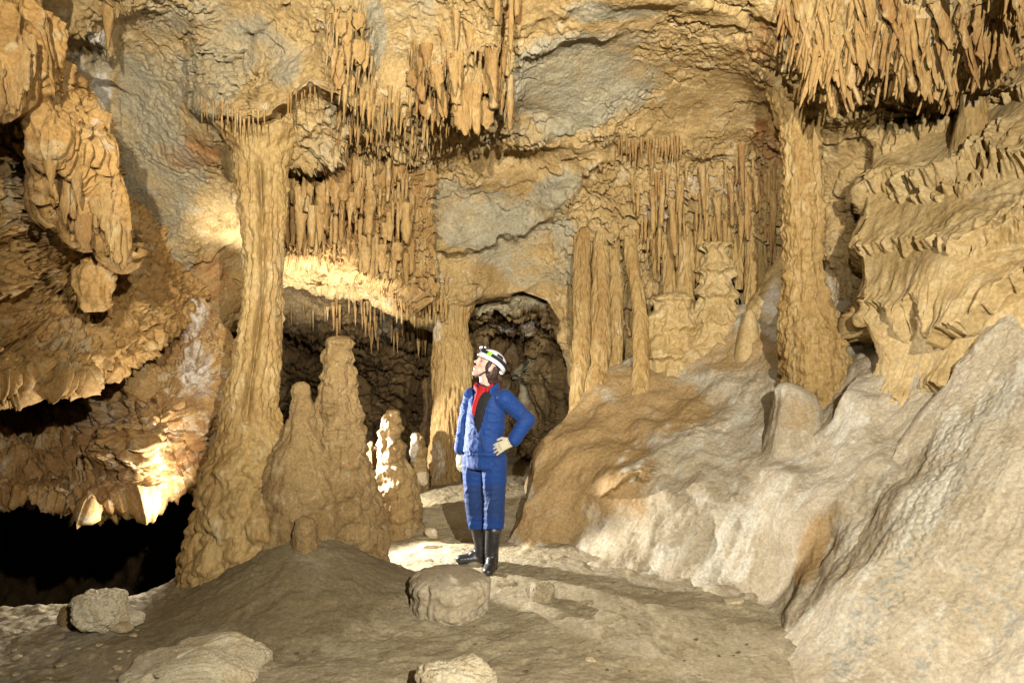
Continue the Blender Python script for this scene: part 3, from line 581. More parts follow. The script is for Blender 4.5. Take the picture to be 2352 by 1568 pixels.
tag(o, 'thin shaded column half hidden behind the bulging one', 'column', kc)
o = turned('column', M_col, D4([(450, 1428, 30), (540, 1440, 20), (590, 1450, 15), (650, 1461, 14), (720, 1470, 15), (800, 1474, 19), (880, 1470, 24), (960, 1465, 30)], 7.9, 6.9), nt=100, step=3, flute=(18, 0.05, 0.014), fb=0.02)
tag(o, 'thin leaning column at the right end of the slender row', 'column', kc)
o = turned('column', M_col, D4([(360, 1578, 30), (440, 1575, 24), (500, 1573, 21), (600, 1576, 19), (680, 1572, 24), (720, 1572, 30)], 8.0, 7.6), nt=100, step=3, flute=(20, 0.05, 0.018), fb=0.02)
tag(o, 'column rising from the back of the low rounded dome', 'column')
o = turned('column', M_col, D4([(360, 1730, 34), (440, 1735, 26), (480, 1736, 25), (560, 1738, 24), (650, 1737, 26), (690, 1736, 24), (740, 1738, 26)], 7.9, 7.4), nt=110, step=3, flute=(18, 0.05, 0.022), groove=[(-95, 0.3, 0.2, 420, 640)], fb=0.02)
tag(o, 'grooved orange column just left of the pale banded stalagmite', 'column')
for (cx, y0, y1, r, tp) in ((1503, 400, 640, 14, .5), (1535, 420, 705, 17, .8), (1606, 410, 650, 20, .6), (1662, 400, 615, 22, .4), (1694, 420, 665, 16, .6), (1768, 430, 610, 15, .5), (1638, 430, 570, 15, .3), (1556, 400, 560, 13, .3), (1715, 410, 560, 12, .4)):
    o = turned('stalactite', M_col, D4([(y0 - 40, cx, r * 2.0), (y0, cx, r * 1.3), (y0 + 40, cx, r), ((y0 + y1) / 2, cx + 2, r * .92), (y1 - 30, cx + 3, r * tp), (y1, cx + 3, r * tp * .6)], 7.95, 7.62), nt=80, step=3, flute=(22, 0.05, 0.02), fb=0.02)
    tag(o, 'fluted drapery hanging down the wall between the slender columns and the massive column', 'stalactite', 'draperies between the columns')
o = turned('stalagmite', M_flow, D4([(560, 1640, 24), (600, 1640, 32), (640, 1641, 38), (690, 1642, 50), (740, 1642, 62), (790, 1640, 72), (880, 1640, 90)], 7.5), nt=150, step=2.5, flute=(12, 0.2, 0.012), tiers=(3.6, 0.075), lump=(8, 0.05), fb=0.06)
tag(o, 'tiered stalagmite with hanging fringes between two orange columns', 'stalagmite')
o = turned('stalagmite', M_flow, D4([(670, 1558, 14), (678, 1556, 30), (700, 1550, 44), (735, 1546, 54), (760, 1540, 64), (800, 1535, 70), (880, 1530, 84)], 7.45), nt=140, step=2.5, flute=(12, 0.2, 0.012), tiers=(3.2, 0.07), lump=(7, 0.06), fb=0.07)
tag(o, 'low rounded dome stalagmite with fringed skirt left of the tiered one', 'stalagmite')
o = turned('stalagmite', M_flow, D4([(590, 1795, 14), (640, 1786, 30), (700, 1774, 50), (760, 1764, 66), (820, 1758, 80), (900, 1755, 96)], 7.2), nt=150, step=2.5, flute=(10, 0.3, 0.008), rings=(6.5, 0.02), fb=0.03, attrs={'white': [(1775, 700, 50, 80, 0.55)]})
tag(o, 'pale banded stalagmite leaning against the big right column', 'stalagmite')
o = turned('stalagmite', M_flow, D4([(712, 1722, 7), (722, 1722, 13), (750, 1721, 20), (790, 1720, 26), (840, 1720, 34)], 6.95), nt=80, step=2.5, flute=(8, 0.3, 0.004), fb=0.015)
tag(o, 'little smooth cone stalagmite in front of the pale banded one', 'stalagmite')
o = turned('column', M_col, D4([(110, 1828, 80), (190, 1832, 66), (240, 1836, 60), (270, 1839, 51), (300, 1840, 45), (400, 1842, 43), (500, 1843, 42), (600, 1842, 41), (650, 1844, 46), (690, 1849, 53), (740, 1856, 63), (780, 1862, 72), (810, 1865, 70), (830, 1868, 76), (880, 1872, 73), (960, 1876, 70)], 6.15, 6.0), nt=240, step=2.5,
           groove=[(-60, 0.45, 0.2, 270, 700), (-120, 0.08, 0.1, 300, 640)], flute=(14, 0.025, 0.014), rings=(6.5, 0.009), lump=(7, 0.085), fb=0.025, attrs={'rust_brown_lit': [(1830, 330, 30, 70, 0.3)], 'white': [(1840, 760, 40, 50, 0.25)]})
tag(o, 'massive double column with a bulging foot at the right', 'column')
o = turned('column', M_col, D4([(-60, 2226, 30), (0, 2226, 22), (100, 2228, 18), (200, 2231, 18), (250, 2235, 25), (300, 2236, 38), (340, 2236, 50), (380, 2236, 60)], 5.25, 5.45), nt=90, step=3, flute=(14, 0.1, 0.01), fb=0.02, attrs={'white': [(2230, 235, 30, 20, 0.5)]})
tag(o, 'thin column among the hanging drapes at the upper right', 'column')
o = turned('stalagmite', M_slope, D4([(878, 1803, 8), (890, 1808, 24), (905, 1818, 40), (930, 1824, 50), (970, 1828, 62), (1030, 1832, 84), (1080, 1834, 100)], 5.75), nt=110, step=3, flute=(8, 0.2, 0.010), fb=0.05, attrs={'white': [(1798, 890, 10, 30, 0.5)], 'rust_brown_lit': [(1830, 940, 50, 50, 0.45)]})
tag(o, 'pointed grey stump on the slope at the foot of the massive column', 'stalagmite')

# ------------------------------------------------------------------ hanging masses on the left, curtain over the arch
def d_hang(p, x, y):
    fr = fbm(p * np.array([13, 13, 1.8], np.float32) + 0.4 * fbm(p * 4, 2)[:, None], 2)
    q = p[:, 2] * 2.0 + 0.8 * fbm(p * 1.9 + 51, 3) + 0.55 * fr; f = 1 - (q - np.floor(q))
    pr = np.where(f < .88, (f / .88) ** 1.5, 1 - ((f - .88) / .12) ** .7)
    return fbm(p * 1.3, 3) * 0.06 + flutes(p, 5.5, 3, 0.22) * 0.06 + fbm(p * 8, 4) * 0.016 + ridged(p * 18, 3) * 0.005 - cracks(p, 2.0, .05) * .06
hang_bot = interp([(-300, 250), (0, 222), (30, 215), (45, 200), (62, 150), (78, 190), (92, 330), (105, 420), (120, 488), (150, 500), (165, 470), (178, 545), (200, 552), (215, 500), (238, 505), (250, 575), (275, 596), (292, 590), (303, 560)])
hang_top = interp([(-300, -250), (80, -120), (95, 10), (130, 60), (155, 140), (185, 200), (235, 262), (252, 330), (265, 400), (290, 470), (304, 530)])
o = sheet('hanging_flowstone', M_left, (-300, 303), (hang_top, hang_bot), (420, 420), [(0, 0, 3.9), (60, 100, 3.95), (100, 20, 4.2), (150, 160, 4.45), (150, 300, 4.2), (200, 350, 4.35), (240, 290, 4.7), (262, 410, 4.6), (302, 530, 4.65), (230, 450, 4.5),
      (270, 570, 4.75), (180, 540, 4.6), (130, 450, 4.5), (-300, 0, 3.5), (0, 200, 3.8), (190, 220, 4.9), (-300, 250, 3.6)], d_hang, axis='x', curl=(0.10, 60, 0.8),
      attrs={'white': [(235, 250, 30, 40, 0.45), (215, 330, 40, 50, 0.3), (160, 250, 30, 60, 0.25)], 'rust_brown_lit': [(60, 60, 60, 60, 0.2)], 'grey': []}, kind='thing')
tag(o, 'big orange flowstone mass hanging off the left wall with dripping jagged bottom', 'flowstone')
o = turned('hanging_rock', M_left, D4([(540, 240, 26), (580, 234, 36), (620, 226, 40), (660, 222, 40), (690, 220, 36), (704, 218, 30), (712, 217, 22), (716, 217, 8)], 4.95), nt=110, step=2.5, flute=(9, 0.2, 0.03), lump=(7, 0.05), fb=0.05, sq=0.8)
tag(o, 'orange blunt hanging block below the dripping mass on the left wall', 'stalactite')
cur_bot = interp([(620, 555), (660, 578), (740, 588), (748, 602), (764, 600), (772, 575), (802, 568), (812, 625), (870, 640), (915, 640), (960, 668), (990, 690)])
o = sheet('stalactite_curtain', M_drip, (620, 990), (lambda x: 300 + 0 * x, cur_bot), (360, 300), [(620, 300, 6.25), (990, 300, 7.2), (620, 560, 6.5), (800, 600, 6.85), (990, 680, 7.55), (800, 400, 6.55), (900, 500, 7.0), (700, 450, 6.4)],
      lambda p, x, y: flutes(p, 10, 3, 0.07) * 0.04 + fringe(p, 4.2, 16, .75) * 0.11 + fbm(p * 2.5, 3) * 0.12, axis='x', curl=(0.08, 10, 0.6), attrs={}, kind='thing')
tag(o, 'broad ribbed curtain of fused stalactites over the arch beside the tall column', 'stalactite')

# ------------------------------------------------------------------ stalactites
rnd = random.Random(11)
def stal_mesh(kind, seed):
    nr, ns = 22, 16
    t = np.linspace(0, 1, nr)[:, None]; th = np.linspace(0, 2 * np.pi, ns, endpoint=False)[None]
    if kind == 'tube':   r = 0.95 - 0.35 * t + 0.12 * np.sin(9 * t + seed); r = r * (1 - ss(0.93, 1.04, t) * 0.75)
    elif kind == 'cone': r = (1 - t) ** 0.75 + 0.04
    else:                r = 1.0 - 0.25 * t - 0.6 * ss(0.7, 1.0, t)
    fx, fy = (1, 1) if kind != 'drape' else (1.7, 0.7)
    x, y, z = r * np.cos(th) * fx, r * np.sin(th) * fy, -t + 0 * th
    p = np.stack([x, y, z], -1).reshape(-1, 3).astype(np.float32)
    hh = fbm(p * np.array([1.6, 1.6, 3.0], np.float32) + seed * 13.1, 3) * 0.26 + ridged(p * np.array([2.2, 2.2, 1.8], np.float32) + seed * 5, 3) * 0.12 + fbm(p * np.array([1.2, 1.2, 11.0], np.float32) + seed * 3, 2) * 0.13
    p[:, :2] *= (1 + hh)[:, None]
    bend = 0.5 * (rs.rand(2) - .5); p[:, 0] += bend[0] * (p[:, 2] ** 2); p[:, 1] += bend[1] * p[:, 2] ** 2
    if kind != 'cone': p[:, 2] += np.where(p[:, 2] < -.95, fbm(p * 1.7 + seed, 2) * 0.06, 0)
    p = np.concatenate([p, [[p[-ns:, 0].mean(), p[-ns:, 1].mean(), p[-ns:, 2].mean() + (0.02 if kind == 'tube' else -0.01)]]])
    f = grid_faces(nr, ns, True)[:, ::-1]; j = np.arange(ns); b = (nr - 1) * ns
    cap = np.stack([b + (j + 1) % ns, b + j, b + j, np.full(ns, len(p) - 1)], -1)
    me = tri_quad_mesh('stalactite', p, f, cap, {}); me.materials.append(M_drip); return me
VAR = {k: [stal_mesh(k, i) for i in range(6)] for k in ('tube', 'cone', 'drape')}
PEND = []
FINE = []                                    # the many thin ones that nobody would count
def hang(px, py0, py1, wpx, surf, kind='tube', lean=0.0, label=None, group=None, fine=False, fwd=0.03, tilt=0.0):
    p = on(surf, px, py0)
    if p is None: return None
    D = p[1]; ln = max(py1 - py0, 8) / F * D; r = wpx * 0.5 / F * D
    loc = np.array([p[0], p[1] - fwd, p[2] + 0.04]); ln += 0.04
    me = rnd.choice(VAR[kind])
    rz = rnd.uniform(-0.5, 0.5) if kind == 'drape' else rnd.uniform(0, 6.28)
    if fine:
        FINE.append((me, loc, rz, r, ln, lean)); return
    PEND.append((ln * r / (D * D), me, loc, rz, r, ln, lean, label, group))
A, CUR, LW = ['cave_ceiling'], ['stalactite_curtain', 'cave_ceiling'], ['hanging_flowstone', 'cave_wall']
# curtain over the arch
for i in range(150):
    px = rnd.uniform(640, 960); bt = float(cur_bot(px)); tip = rnd.uniform(400, bt + 6) if rnd.random() < 0.78 else bt + rnd.uniform(-6, 14)
    ln = rnd.uniform(22, 85); w = rnd.choice([8, 9, 11, 13, 15, 20, 26])
    hang(px, tip - ln, tip, w, ['stalactite_curtain'], rnd.choice(['tube', 'tube', 'tube', 'cone']), 0, 'ochre blunt tube stalactite in the dense curtain beside the tall column', 'stalactites of the curtain over the arch')
# upper right drapes
low = interp([(1780, 150), (1830, 190), (1850, 285), (1900, 300), (1960, 262), (1985, 205), (2030, 262), (2045, 250), (2070, 235), (2110, 265), (2200, 290), (2215, 260), (2260, 235), (2300, 190), (2345, 130)])
for i in range(150):
    px = rnd.uniform(1785, 2350); lo = float(low(px)); tip = lo - abs(rnd.gauss(0, 1)) * 95; ln = rnd.uniform(40, 110) * (1.3 if rnd.random() < .2 else 1); w = rnd.choice([7, 9, 11, 13, 16, 22])
    if tip < 5: continue
    le = rnd.uniform(0.05, 0.35)
    hang(px - math.tan(le) * ln * 0.5, tip - ln, tip, w, A, rnd.choice(['drape', 'tube', 'tube', 'tube']), le, 'slanting brown draped stalactite in the hanging thicket at the upper right', 'drapes hanging at the upper right')
# hanging clump over the middle
for i in range(70):
    px = rnd.uniform(945, 1165); bt = 325 - abs(px - 1060) * 0.4; tip = bt - abs(rnd.gauss(0, 1)) * 65; ln = rnd.uniform(18, 70) * (1 if rnd.random() < .8 else 1.5)
    hang(px, tip - ln, tip, rnd.uniform(8, 26) * (0.6 + ln / 110), A, rnd.choice(['tube', 'cone', 'cone', 'drape']), rnd.uniform(-.05, .15), 'ochre stalactite in the ragged clump high above the person', 'stalactites of the clump above the person', fwd=rnd.uniform(-.05, .03))
for (px, y0, y1, w) in ((1168, -20, 135, 13), (1150, -20, 60, 18), (1195, -20, 50, 22), (1180, 200, 310, 18)):
    hang(px, y0, y1, w, A, 'tube', 0, 'long single stalactite at the right edge of the clump above the person', 'long stalactites right of the clump')
for i in range(26):
    px = rnd.uniform(740, 850); tip = rnd.uniform(60, 225); ln = rnd.uniform(18, 55)
    hang(px, tip - ln, tip, rnd.uniform(8, 20), A, rnd.choice(['cone', 'cone', 'drape']), 0.08, 'slim ochre stalactite in the narrow streak near the top edge', 'stalactites of the streak near the top edge')
for i in range(34):
    px = rnd.uniform(790, 1000); tip = rnd.uniform(250, 350); ln = rnd.uniform(25, 70)
    hang(px, tip - ln, tip, rnd.uniform(7, 14), A, 'cone', 0.05, 'small ochre stalactite on the rough roof above the curtain', 'stalactites on the rough roof above the curtain', fine=i > 16)
# right middle drapes
for i in range(22):
    px = rnd.uniform(1480, 1780); tip = rnd.uniform(470, 640); ln = rnd.uniform(50, 130)
    hang(px, tip - ln, tip, rnd.uniform(8, 20), A, rnd.choice(['cone', 'tube', 'tube']), rnd.uniform(-.03, .08), 'tan draped stalactite hanging over the tiered stalagmite', 'drapes over the tiered stalagmite')
# chunky drips under the left mass
for k in range(44):
    px = rnd.choice([rnd.uniform(-10, 60), rnd.uniform(92, 302), rnd.uniform(92, 302)]); y = float(hang_bot(px)) - abs(rnd.gauss(0, 1)) * 22; l = rnd.uniform(12, 55)
    hang(px, y - 45, y + l, rnd.uniform(12, 30), ['hanging_flowstone'], rnd.choice(['tube', 'drape', 'cone']), 0.05, 'chunky orange drip on the jagged underside of the hanging mass at left', 'drips under the hanging mass at left', fwd=-0.04)
hang(262, 45, 128, 24, A, 'cone', 0, 'single pale stalactite near the upper left corner', None)
# fine fringes
led = interp([(450, 245), (500, 268), (560, 295), (620, 285), (660, 255), (720, 222)])
for i in range(60):
    px = rnd.uniform(450, 720); y = float(led(px)) - 14; hang(px, y, y + rnd.choice([18, 25, 34, 50]), rnd.uniform(3.5, 6), A, 'cone', fine=True, fwd=0.0)
for i in range(90):
    px = rnd.uniform(905, 1040); y = rnd.uniform(650, 735); hang(px, y - 10, y + rnd.uniform(14, 34), rnd.uniform(6, 11), A, rnd.choice(['tube', 'cone']), fine=True)
for i in range(55):
    px = 650 + 340 * rnd.random() ** 0.6; y = 720 + 0.08 * (px - 650) + rnd.uniform(-25, 60); hang(px, y - 20, y + rnd.uniform(4, 34) ** 1.0, rnd.uniform(4, 10), ['inner_wall'], 'cone', fine=True)
for i in range(40):
    px = rnd.uniform(1420, 1560); y = rnd.uniform(340, 370); hang(px, y - 10, y + rnd.uniform(12, 30), rnd.uniform(5, 10), A, 'cone', fine=True)
for i in range(70):
    px = rnd.uniform(660, 960); y = rnd.uniform(390, 600); hang(px, y - 40, y, rnd.uniform(6, 10), ['stalactite_curtain'], 'tube', fine=True)
for i in range(170):
    px = rnd.uniform(930, 1170); bt = 330 - abs(px - 1060) * 0.4; tip = rnd.uniform(120, bt + 10); hang(px, tip - rnd.uniform(12, 35), tip, rnd.uniform(4, 9), A, 'cone', .05, fine=True, fwd=-.01)
for i in range(90):
    px = rnd.uniform(740, 860); tip = rnd.uniform(40, 235); hang(px, tip - rnd.uniform(12, 30), tip, rnd.uniform(4, 8), A, 'cone', .08, fine=True, fwd=-.01)
for i in range(140):
    px = rnd.uniform(770, 1010); tip = rnd.uniform(240, 372); hang(px, tip - rnd.uniform(12, 30), tip, rnd.uniform(4, 9), A, 'cone', .05, fine=True, fwd=-.01)
for i in range(190):
    px = rnd.uniform(1785, 2350); tip = float(low(px)) - abs(rnd.gauss(0, 1)) * 90; hang(px - 5, tip - rnd.uniform(20, 60), tip, rnd.uniform(5, 13), A, rnd.choice(['tube', 'cone']), .2, fine=True, fwd=-.01)
for i in range(120):
    px = rnd.uniform(1450, 1780); tip = rnd.uniform(420, 600); hang(px, tip - rnd.uniform(15, 50), tip, rnd.uniform(4, 10), A, rnd.choice(['tube', 'cone']), 0, fine=True, fwd=-.01)
PEND.sort(key=lambda q: -q[0])
from mathutils import Matrix
for k, (_, me, loc, rz, r, ln, lean, label, group) in enumerate(PEND):
    if k >= 282:
        FINE.append((me, loc, rz, r, ln, lean)); continue
    o = bpy.data.objects.new('stalactite', me); COL.objects.link(o)
    o.matrix_world = Matrix.Translation(Vector(loc)) @ Matrix.Rotation(-lean, 4, 'Y') @ Matrix.Rotation(rz, 4, 'Z') @ Matrix.Diagonal((r, r, ln, 1))
    tag(o, label, 'stalactite', group)
vv, ff, off = [], [], 0
for (me, loc, rz, r, ln, le) in FINE:
    n = len(me.vertices); c = np.empty(n * 3, np.float32); me.vertices.foreach_get('co', c); c = c.reshape(-1, 3)
    x = (c[:, 0] * math.cos(rz) - c[:, 1] * math.sin(rz)) * r - math.sin(le) * c[:, 2] * ln * -1; y = (c[:, 0] * math.sin(rz) + c[:, 1] * math.cos(rz)) * r
    vv.append(np.stack([x + loc[0], y + loc[1], c[:, 2] * ln + loc[2]], -1)); ff.append(grid_faces(22, 16, True)[:, ::-1] + off); off += n
o = link('stalactite_fringe', raw_mesh('stalactite_fringe', np.concatenate(vv), np.concatenate(ff)), M_drip)
tag(o, 'fine fringe of thin drips along the ledges and the arch', 'stalactites', None, 'stuff')

# ------------------------------------------------------------------ loose stones
def stone(name, label, px, pyb, w, h, d, seed, D=None, mat=None, box=2.6, rot=0.0, sub=70, amp=1.0, group=None, attrs=None, sink=0.25, cat='rock', lumpy=0.0):
    """a stone resting on the floor: px centre, pyb the visible foot, sizes in metres"""
    if D is None: D = CZ * F / (pyb - H / 2)
    b = P(np.array(px), np.array(pyb), D); nu, nv = sub * 2, sub
    th = np.linspace(0, 2 * np.pi, nu, endpoint=False)[None]; ph = np.linspace(1e-7, np.pi - 1e-7, nv)[:, None]
    def sp(c, e): return np.sign(c) * np.abs(c) ** e
    e = 2.0 / box
    u = np.stack([np.cos(th) * np.sin(ph), np.sin(th) * np.sin(ph), np.cos(ph) + 0 * th], -1).reshape(-1, 3)
    rg = np.random.RandomState(100 + seed); pn = rg.normal(size=(16, 3)); pn /= np.linalg.norm(pn, axis=1)[:, None]; pd = rg.uniform(0.78, 1.05, 16)
    pn = np.concatenate([pn, [[0, 0, 1], [1, 0, 0], [-1, 0, 0], [0, -1, 0]]]); pd = np.concatenate([pd, [.92, .95, .95, .92]])
    den = (u @ pn.T) / pd[None]; k_ = 16.0 if box > 2.5 else 6.0
    rr = (np.clip(den, 0.02, None) ** (2.2 * k_)).sum(1) ** (-1 / (2.2 * k_)); rr = np.minimum(rr, 1.25)
    p = (u * rr[:, None] * np.array([w / 2, d / 2, h / 2])).astype(np.float32)
    if box >= 4:
        x = sp(np.cos(th), e) * sp(np.sin(ph), e); y = sp(np.sin(th), e) * sp(np.sin(ph), e); z = sp(np.cos(ph), e) + 0 * th
        p = np.stack([x * w / 2, y * d / 2, z * h / 2], -1).reshape(-1, 3).astype(np.float32)
        p[:, 2] += 0.10 * h * np.sin(p[:, 0] / w * 7 + 1) ; p[:, 0] += 0.08 * w * p[:, 2] / h
    q = p + seed * 7.3; nr = p / (np.linalg.norm(p, axis=1, keepdims=True) + 1e-6)
    sc = 1.0 / max(w, h)
    f1, f2, idd = cells(q * sc * 3.2 + 0.4 * fbm(q * sc * 2, 2)[:, None])
    hh = fbm(q * sc * 1.6, 3) * 0.07 + (RJ[idd, 0] - .5) * 0.10 * ss(0, .3, f2 - f1) + ridged(q * sc * 8, 4) * 0.035 + fbm(q * sc * 18, 3) * 0.02 - cracks(q * sc * 2, 1.3, .06) * .16 - lumpy * f1
    p = p + nr * (hh * min(w, h) * amp)[:, None]
    c, s = math.cos(rot), math.sin(rot); p = np.stack([p[:, 0] * c - p[:, 1] * s, p[:, 0] * s + p[:, 1] * c, p[:, 2] + h * (0.5 - sink)], -1)
    at = {k: np.zeros(len(p)) for k in ('grey', 'white', 'rust_brown_lit')}
    o = link(name, raw_mesh(name, p, grid_faces(nv, nu, True)[:, ::-1], at), mat or M_stone)
    o.location = b; tag(o, label, cat, group); return o
stone('rock', 'long pale block with dark cracks at the lower left edge of the photo', 447, 1600, 0.68, 0.30, 0.40, 1, D=3.62, mat=M_pale, box=6, rot=0.08, sub=110, sink=0.24)
stone('rock', 'rough pale rock cut off by the bottom edge in the middle', 1052, 1600, 0.40, 0.26, 0.28, 2, D=3.4, mat=M_pale, box=3, rot=-0.05, sub=90, sink=0.3)
o = turned('stalagmite', M_slope, D4([(1316, 1030, 50), (1319, 1030, 72), (1326, 1031, 88), (1345, 1031, 93), (1380, 1029, 92), (1420, 1029, 90), (1450, 1028, 100)], 4.5), nt=160, step=1.5, flute=(13, 0.12, 0.012), lump=(9, 0.03), fb=0.035)
tag(o, 'squat flat topped stump on the floor in front of the person', 'stalagmite')
stone('stalagmite', 'tiny rounded knob on the floor right of the squat stump', 1246, 1385, 0.17, 0.20, 0.17, 4, D=4.62, mat=M_floor, box=3, sub=50, sink=0.3, cat='stalagmite', amp=0.6)
stone('rock', 'thin flat pale stone lying on the floor at right', 1683, 1386, 0.15, 0.045, 0.09, 5, box=2.6, sub=50, rot=0.2)
stone('rock', 'pale boulder lit from behind on the gravel at far left', 232, 1438, 0.30, 0.24, 0.24, 6, D=4.15, mat=M_pale, box=2.6, sub=80, rot=0.4, sink=0.15)
stone('rock', 'brown block half buried behind the pale boulder', 190, 1425, 0.26, 0.14, 0.2, 16, D=4.3, mat=M_stag, box=2.8, sub=60)
stone('rock', 'small wedge stone right of the pale boulder', 305, 1430, 0.13, 0.09, 0.09, 7, D=4.2, mat=M_pale, box=3, sub=50, rot=0.3)
stone('rock', 'thin slab leaning at the foot of the pale boulder', 278, 1442, 0.20, 0.04, 0.10, 8, D=4.12, box=3, sub=50, rot=-0.3)
stone('rock', 'little broken pale block beside the foot of the fluted middle column', 970, 1108, 0.13, 0.16, 0.1, 10, D=7.2, box=3.4, sub=50, rot=0.3)
stone('rock', 'low pale lump at the edge of the bright floor left of the person', 992, 1232, 0.12, 0.10, 0.1, 12, D=6.1, box=2.4, sub=50)
stone('rock', 'flat slab on the bright floor between stalagmites and person', 985, 1256, 0.24, 0.04, 0.12, 13, D=5.85, box=3, sub=50)
for k, (px, pyb, w) in enumerate(((1510, 1360, .02), (1355, 1520, .05), (1290, 1405, .02), (905, 1420, .025), (870, 1345, .02), (1120, 1250, .05), (850, 1297, .05), (1060, 1240, .04))):
    stone('pebble', 'pebble lying loose on the clay floor', px, pyb, w * 1.3, w * .7, w, 20 + k, box=2.4, sub=16, group='pebbles on the clay floor', cat='pebble', mat=M_stone if k % 2 else M_stag)
for k in range(26):
    px, pyb = rnd.uniform(20, 340), rnd.uniform(1440, 1560); w = rnd.uniform(.015, .04)
    stone('pebble', 'chip of stone in the gravel at the lower left', px, pyb, w * 1.4, w * .6, w, 40 + k, box=2.4, sub=12, group='chips in the gravel at lower left', cat='pebble')

for k in range(46):
    px, pyb = rnd.uniform(640, 1800), rnd.uniform(1400, 1566); w = rnd.uniform(.006, .018)
    if px > 1750 - (1566 - pyb) * .6 + 60: continue
    stone('mud_crumb', 'dark crumb of mud trodden into the clay floor', px, pyb, w * 1.6, w * .7, w * 1.2, 90 + k, box=2.4, sub=10, group='mud crumbs on the clay floor', cat='mud crumb', mat=M_deep)
# ------------------------------------------------------------------ the person
def plain(name, col, rough=0.7, attrs=(), bump=0.0, bscale=60., vary=0.12, spec=0.3, emit=None):
    m = bpy.data.materials.new(name); m.use_nodes = True; N = m.node_tree.nodes; L = m.node_tree.links
    b = N['Principled BSDF']; b.inputs['Roughness'].default_value = rough; b.inputs['Specular IOR Level'].default_value = spec
    tc = N.new('ShaderNodeTexCoord'); n = N.new('ShaderNodeTexNoise'); n.inputs['Scale'].default_value = 14; n.inputs['Detail'].default_value = 6
    L.new(tc.outputs['Object'], n.inputs['Vector'])
    mx = N.new('ShaderNodeMix'); mx.data_type = 'RGBA'; L.new(n.outputs['Fac'], mx.inputs[0])
    mx.inputs[6].default_value = (*[c * (1 - vary) for c in col], 1); mx.inputs[7].default_value = (*[min(1, c * (1 + vary)) for c in col], 1)
    c = mx.outputs[2]
    for (an, ac) in attrs:
        a = N.new('ShaderNodeAttribute'); a.attribute_name = an; x = N.new('ShaderNodeMix'); x.data_type = 'RGBA'
        L.new(a.outputs['Fac'], x.inputs[0]); L.new(c, x.inputs[6]); x.inputs[7].default_value = (*ac, 1); c = x.outputs[2]
    L.new(c, b.inputs['Base Color'])
    if bump:
        bp = N.new('ShaderNodeBump'); bp.inputs['Strength'].default_value = bump; bp.inputs['Distance'].default_value = 0.004
        n2 = N.new('ShaderNodeTexNoise'); n2.inputs['Scale'].default_value = bscale; n2.inputs['Detail'].default_value = 4
        L.new(tc.outputs['Object'], n2.inputs['Vector']); L.new(n2.outputs['Fac'], bp.inputs['Height']); L.new(bp.outputs['Normal'], b.inputs['Normal'])
    return m
M_skin = plain('skin', (0.44, 0.27, 0.205), 0.5, (('dark', (0.05, 0.03, 0.025)), ('lip', (0.30, 0.10, 0.09)), ('blush', (0.46, 0.21, 0.165))), vary=0.04)
M_blue = plain('blue_overall_cloth', (0.007, 0.033, 0.142), 0.75, (('patch', (0.012, 0.028, 0.09)), ('dirt', (0.03, 0.037, 0.075))), 0.25, 90, 0.18, spec=0.2)
M_blue.node_tree.nodes['Principled BSDF'].inputs['Roughness'].default_value = 0.7
M_blue.node_tree.nodes['Principled BSDF'].inputs['Sheen Weight'].default_value = 0.04
M_red = plain('red_fleece', (0.27, 0.008, 0.009), 0.85, (), 0.4, 120)
M_black = plain('black_cloth', (0.012, 0.011, 0.012), 0.8)
M_rubber = plain('black_rubber', (0.014, 0.013, 0.014), 0.42, (('dirt', (0.12, 0.10, 0.07)),), spec=0.5)
M_glove = plain('cream_glove', (0.36, 0.315, 0.22), 0.8, (), 0.2, 80)
M_hair = plain('dark_hair', (0.035, 0.016, 0.012), 0.55, (), 0.5, 50)
M_shell = plain('white_helmet_shell', (0.58, 0.56, 0.55), 0.35, (), 0, spec=0.5, vary=0.03)
M_green = plain('green_sticker', (0.22, 0.55, 0.03), 0.4); M_lens = plain('lamp_lens', (0.9, 0.9, 0.9), 0.08, spec=0.8, vary=0.02)

PD = 5.36
PB = P(np.array(1113.), np.array(1302.), PD)
def W3(px, py, dd=0.0):
    """photo point in the person's plane, moved dd metres away from the viewer, relative to the person's base"""
    q = P(np.array(float(px)), np.array(float(py)), PD); q[1] += dd; return q - PB
YAW = np.array([-0.78, -0.62, 0.0]); YAW /= np.linalg.norm(YAW); SIDE = np.array([-YAW[1], YAW[0], 0.0])  # facing, her left
SIDE = np.array([0.62, -0.78, 0.0]) / np.linalg.norm([0.62, -0.78])
UP = np.array([0, 0, 1.0])
def blob_mesh(balls):
    """closed ellipsoids: (centre, axes 3x3 scaled)"""
    nu, nv = 18, 11
    th = np.linspace(0, 2 * np.pi, nu, endpoint=False)[None]; ph = np.linspace(0.02, np.pi - 0.02, nv)[:, None]
    u = np.stack([np.cos(th) * np.sin(ph), np.sin(th) * np.sin(ph), np.cos(ph) + 0 * th], -1).reshape(-1, 3)
    f0 = grid_faces(nv, nu, True)[:, ::-1]; V, Fq, Ft = [], [], []
    for k, (c, ax) in enumerate(balls):
        V.append(u @ np.array(ax) + np.array(c)); Fq.append(f0 + k * len(u))
    return np.concatenate(V), np.concatenate(Fq), nu, nv, len(balls)
def chain(pts, step=0.5):
    """balls along joints ((x,y,z), r)"""
    out = []
    for (a, ra), (b, rb) in zip(pts[:-1], pts[1:]):
        a, b = np.array(a, float), np.array(b, float); L = np.linalg.norm(b - a); n = max(2, int(L / (step * min(ra, rb))) + 1)
        for t in np.linspace(0, 1, n): out.append((a + (b - a) * t, np.eye(3) * (ra + (rb - ra) * t)))
    return out
def oval(c, w, d, h, side=None, fwd=None):
    side = SIDE if side is None else side; fwd = YAW if fwd is None else fwd
    return (c, np.stack([side * w, fwd * d, UP * h]))
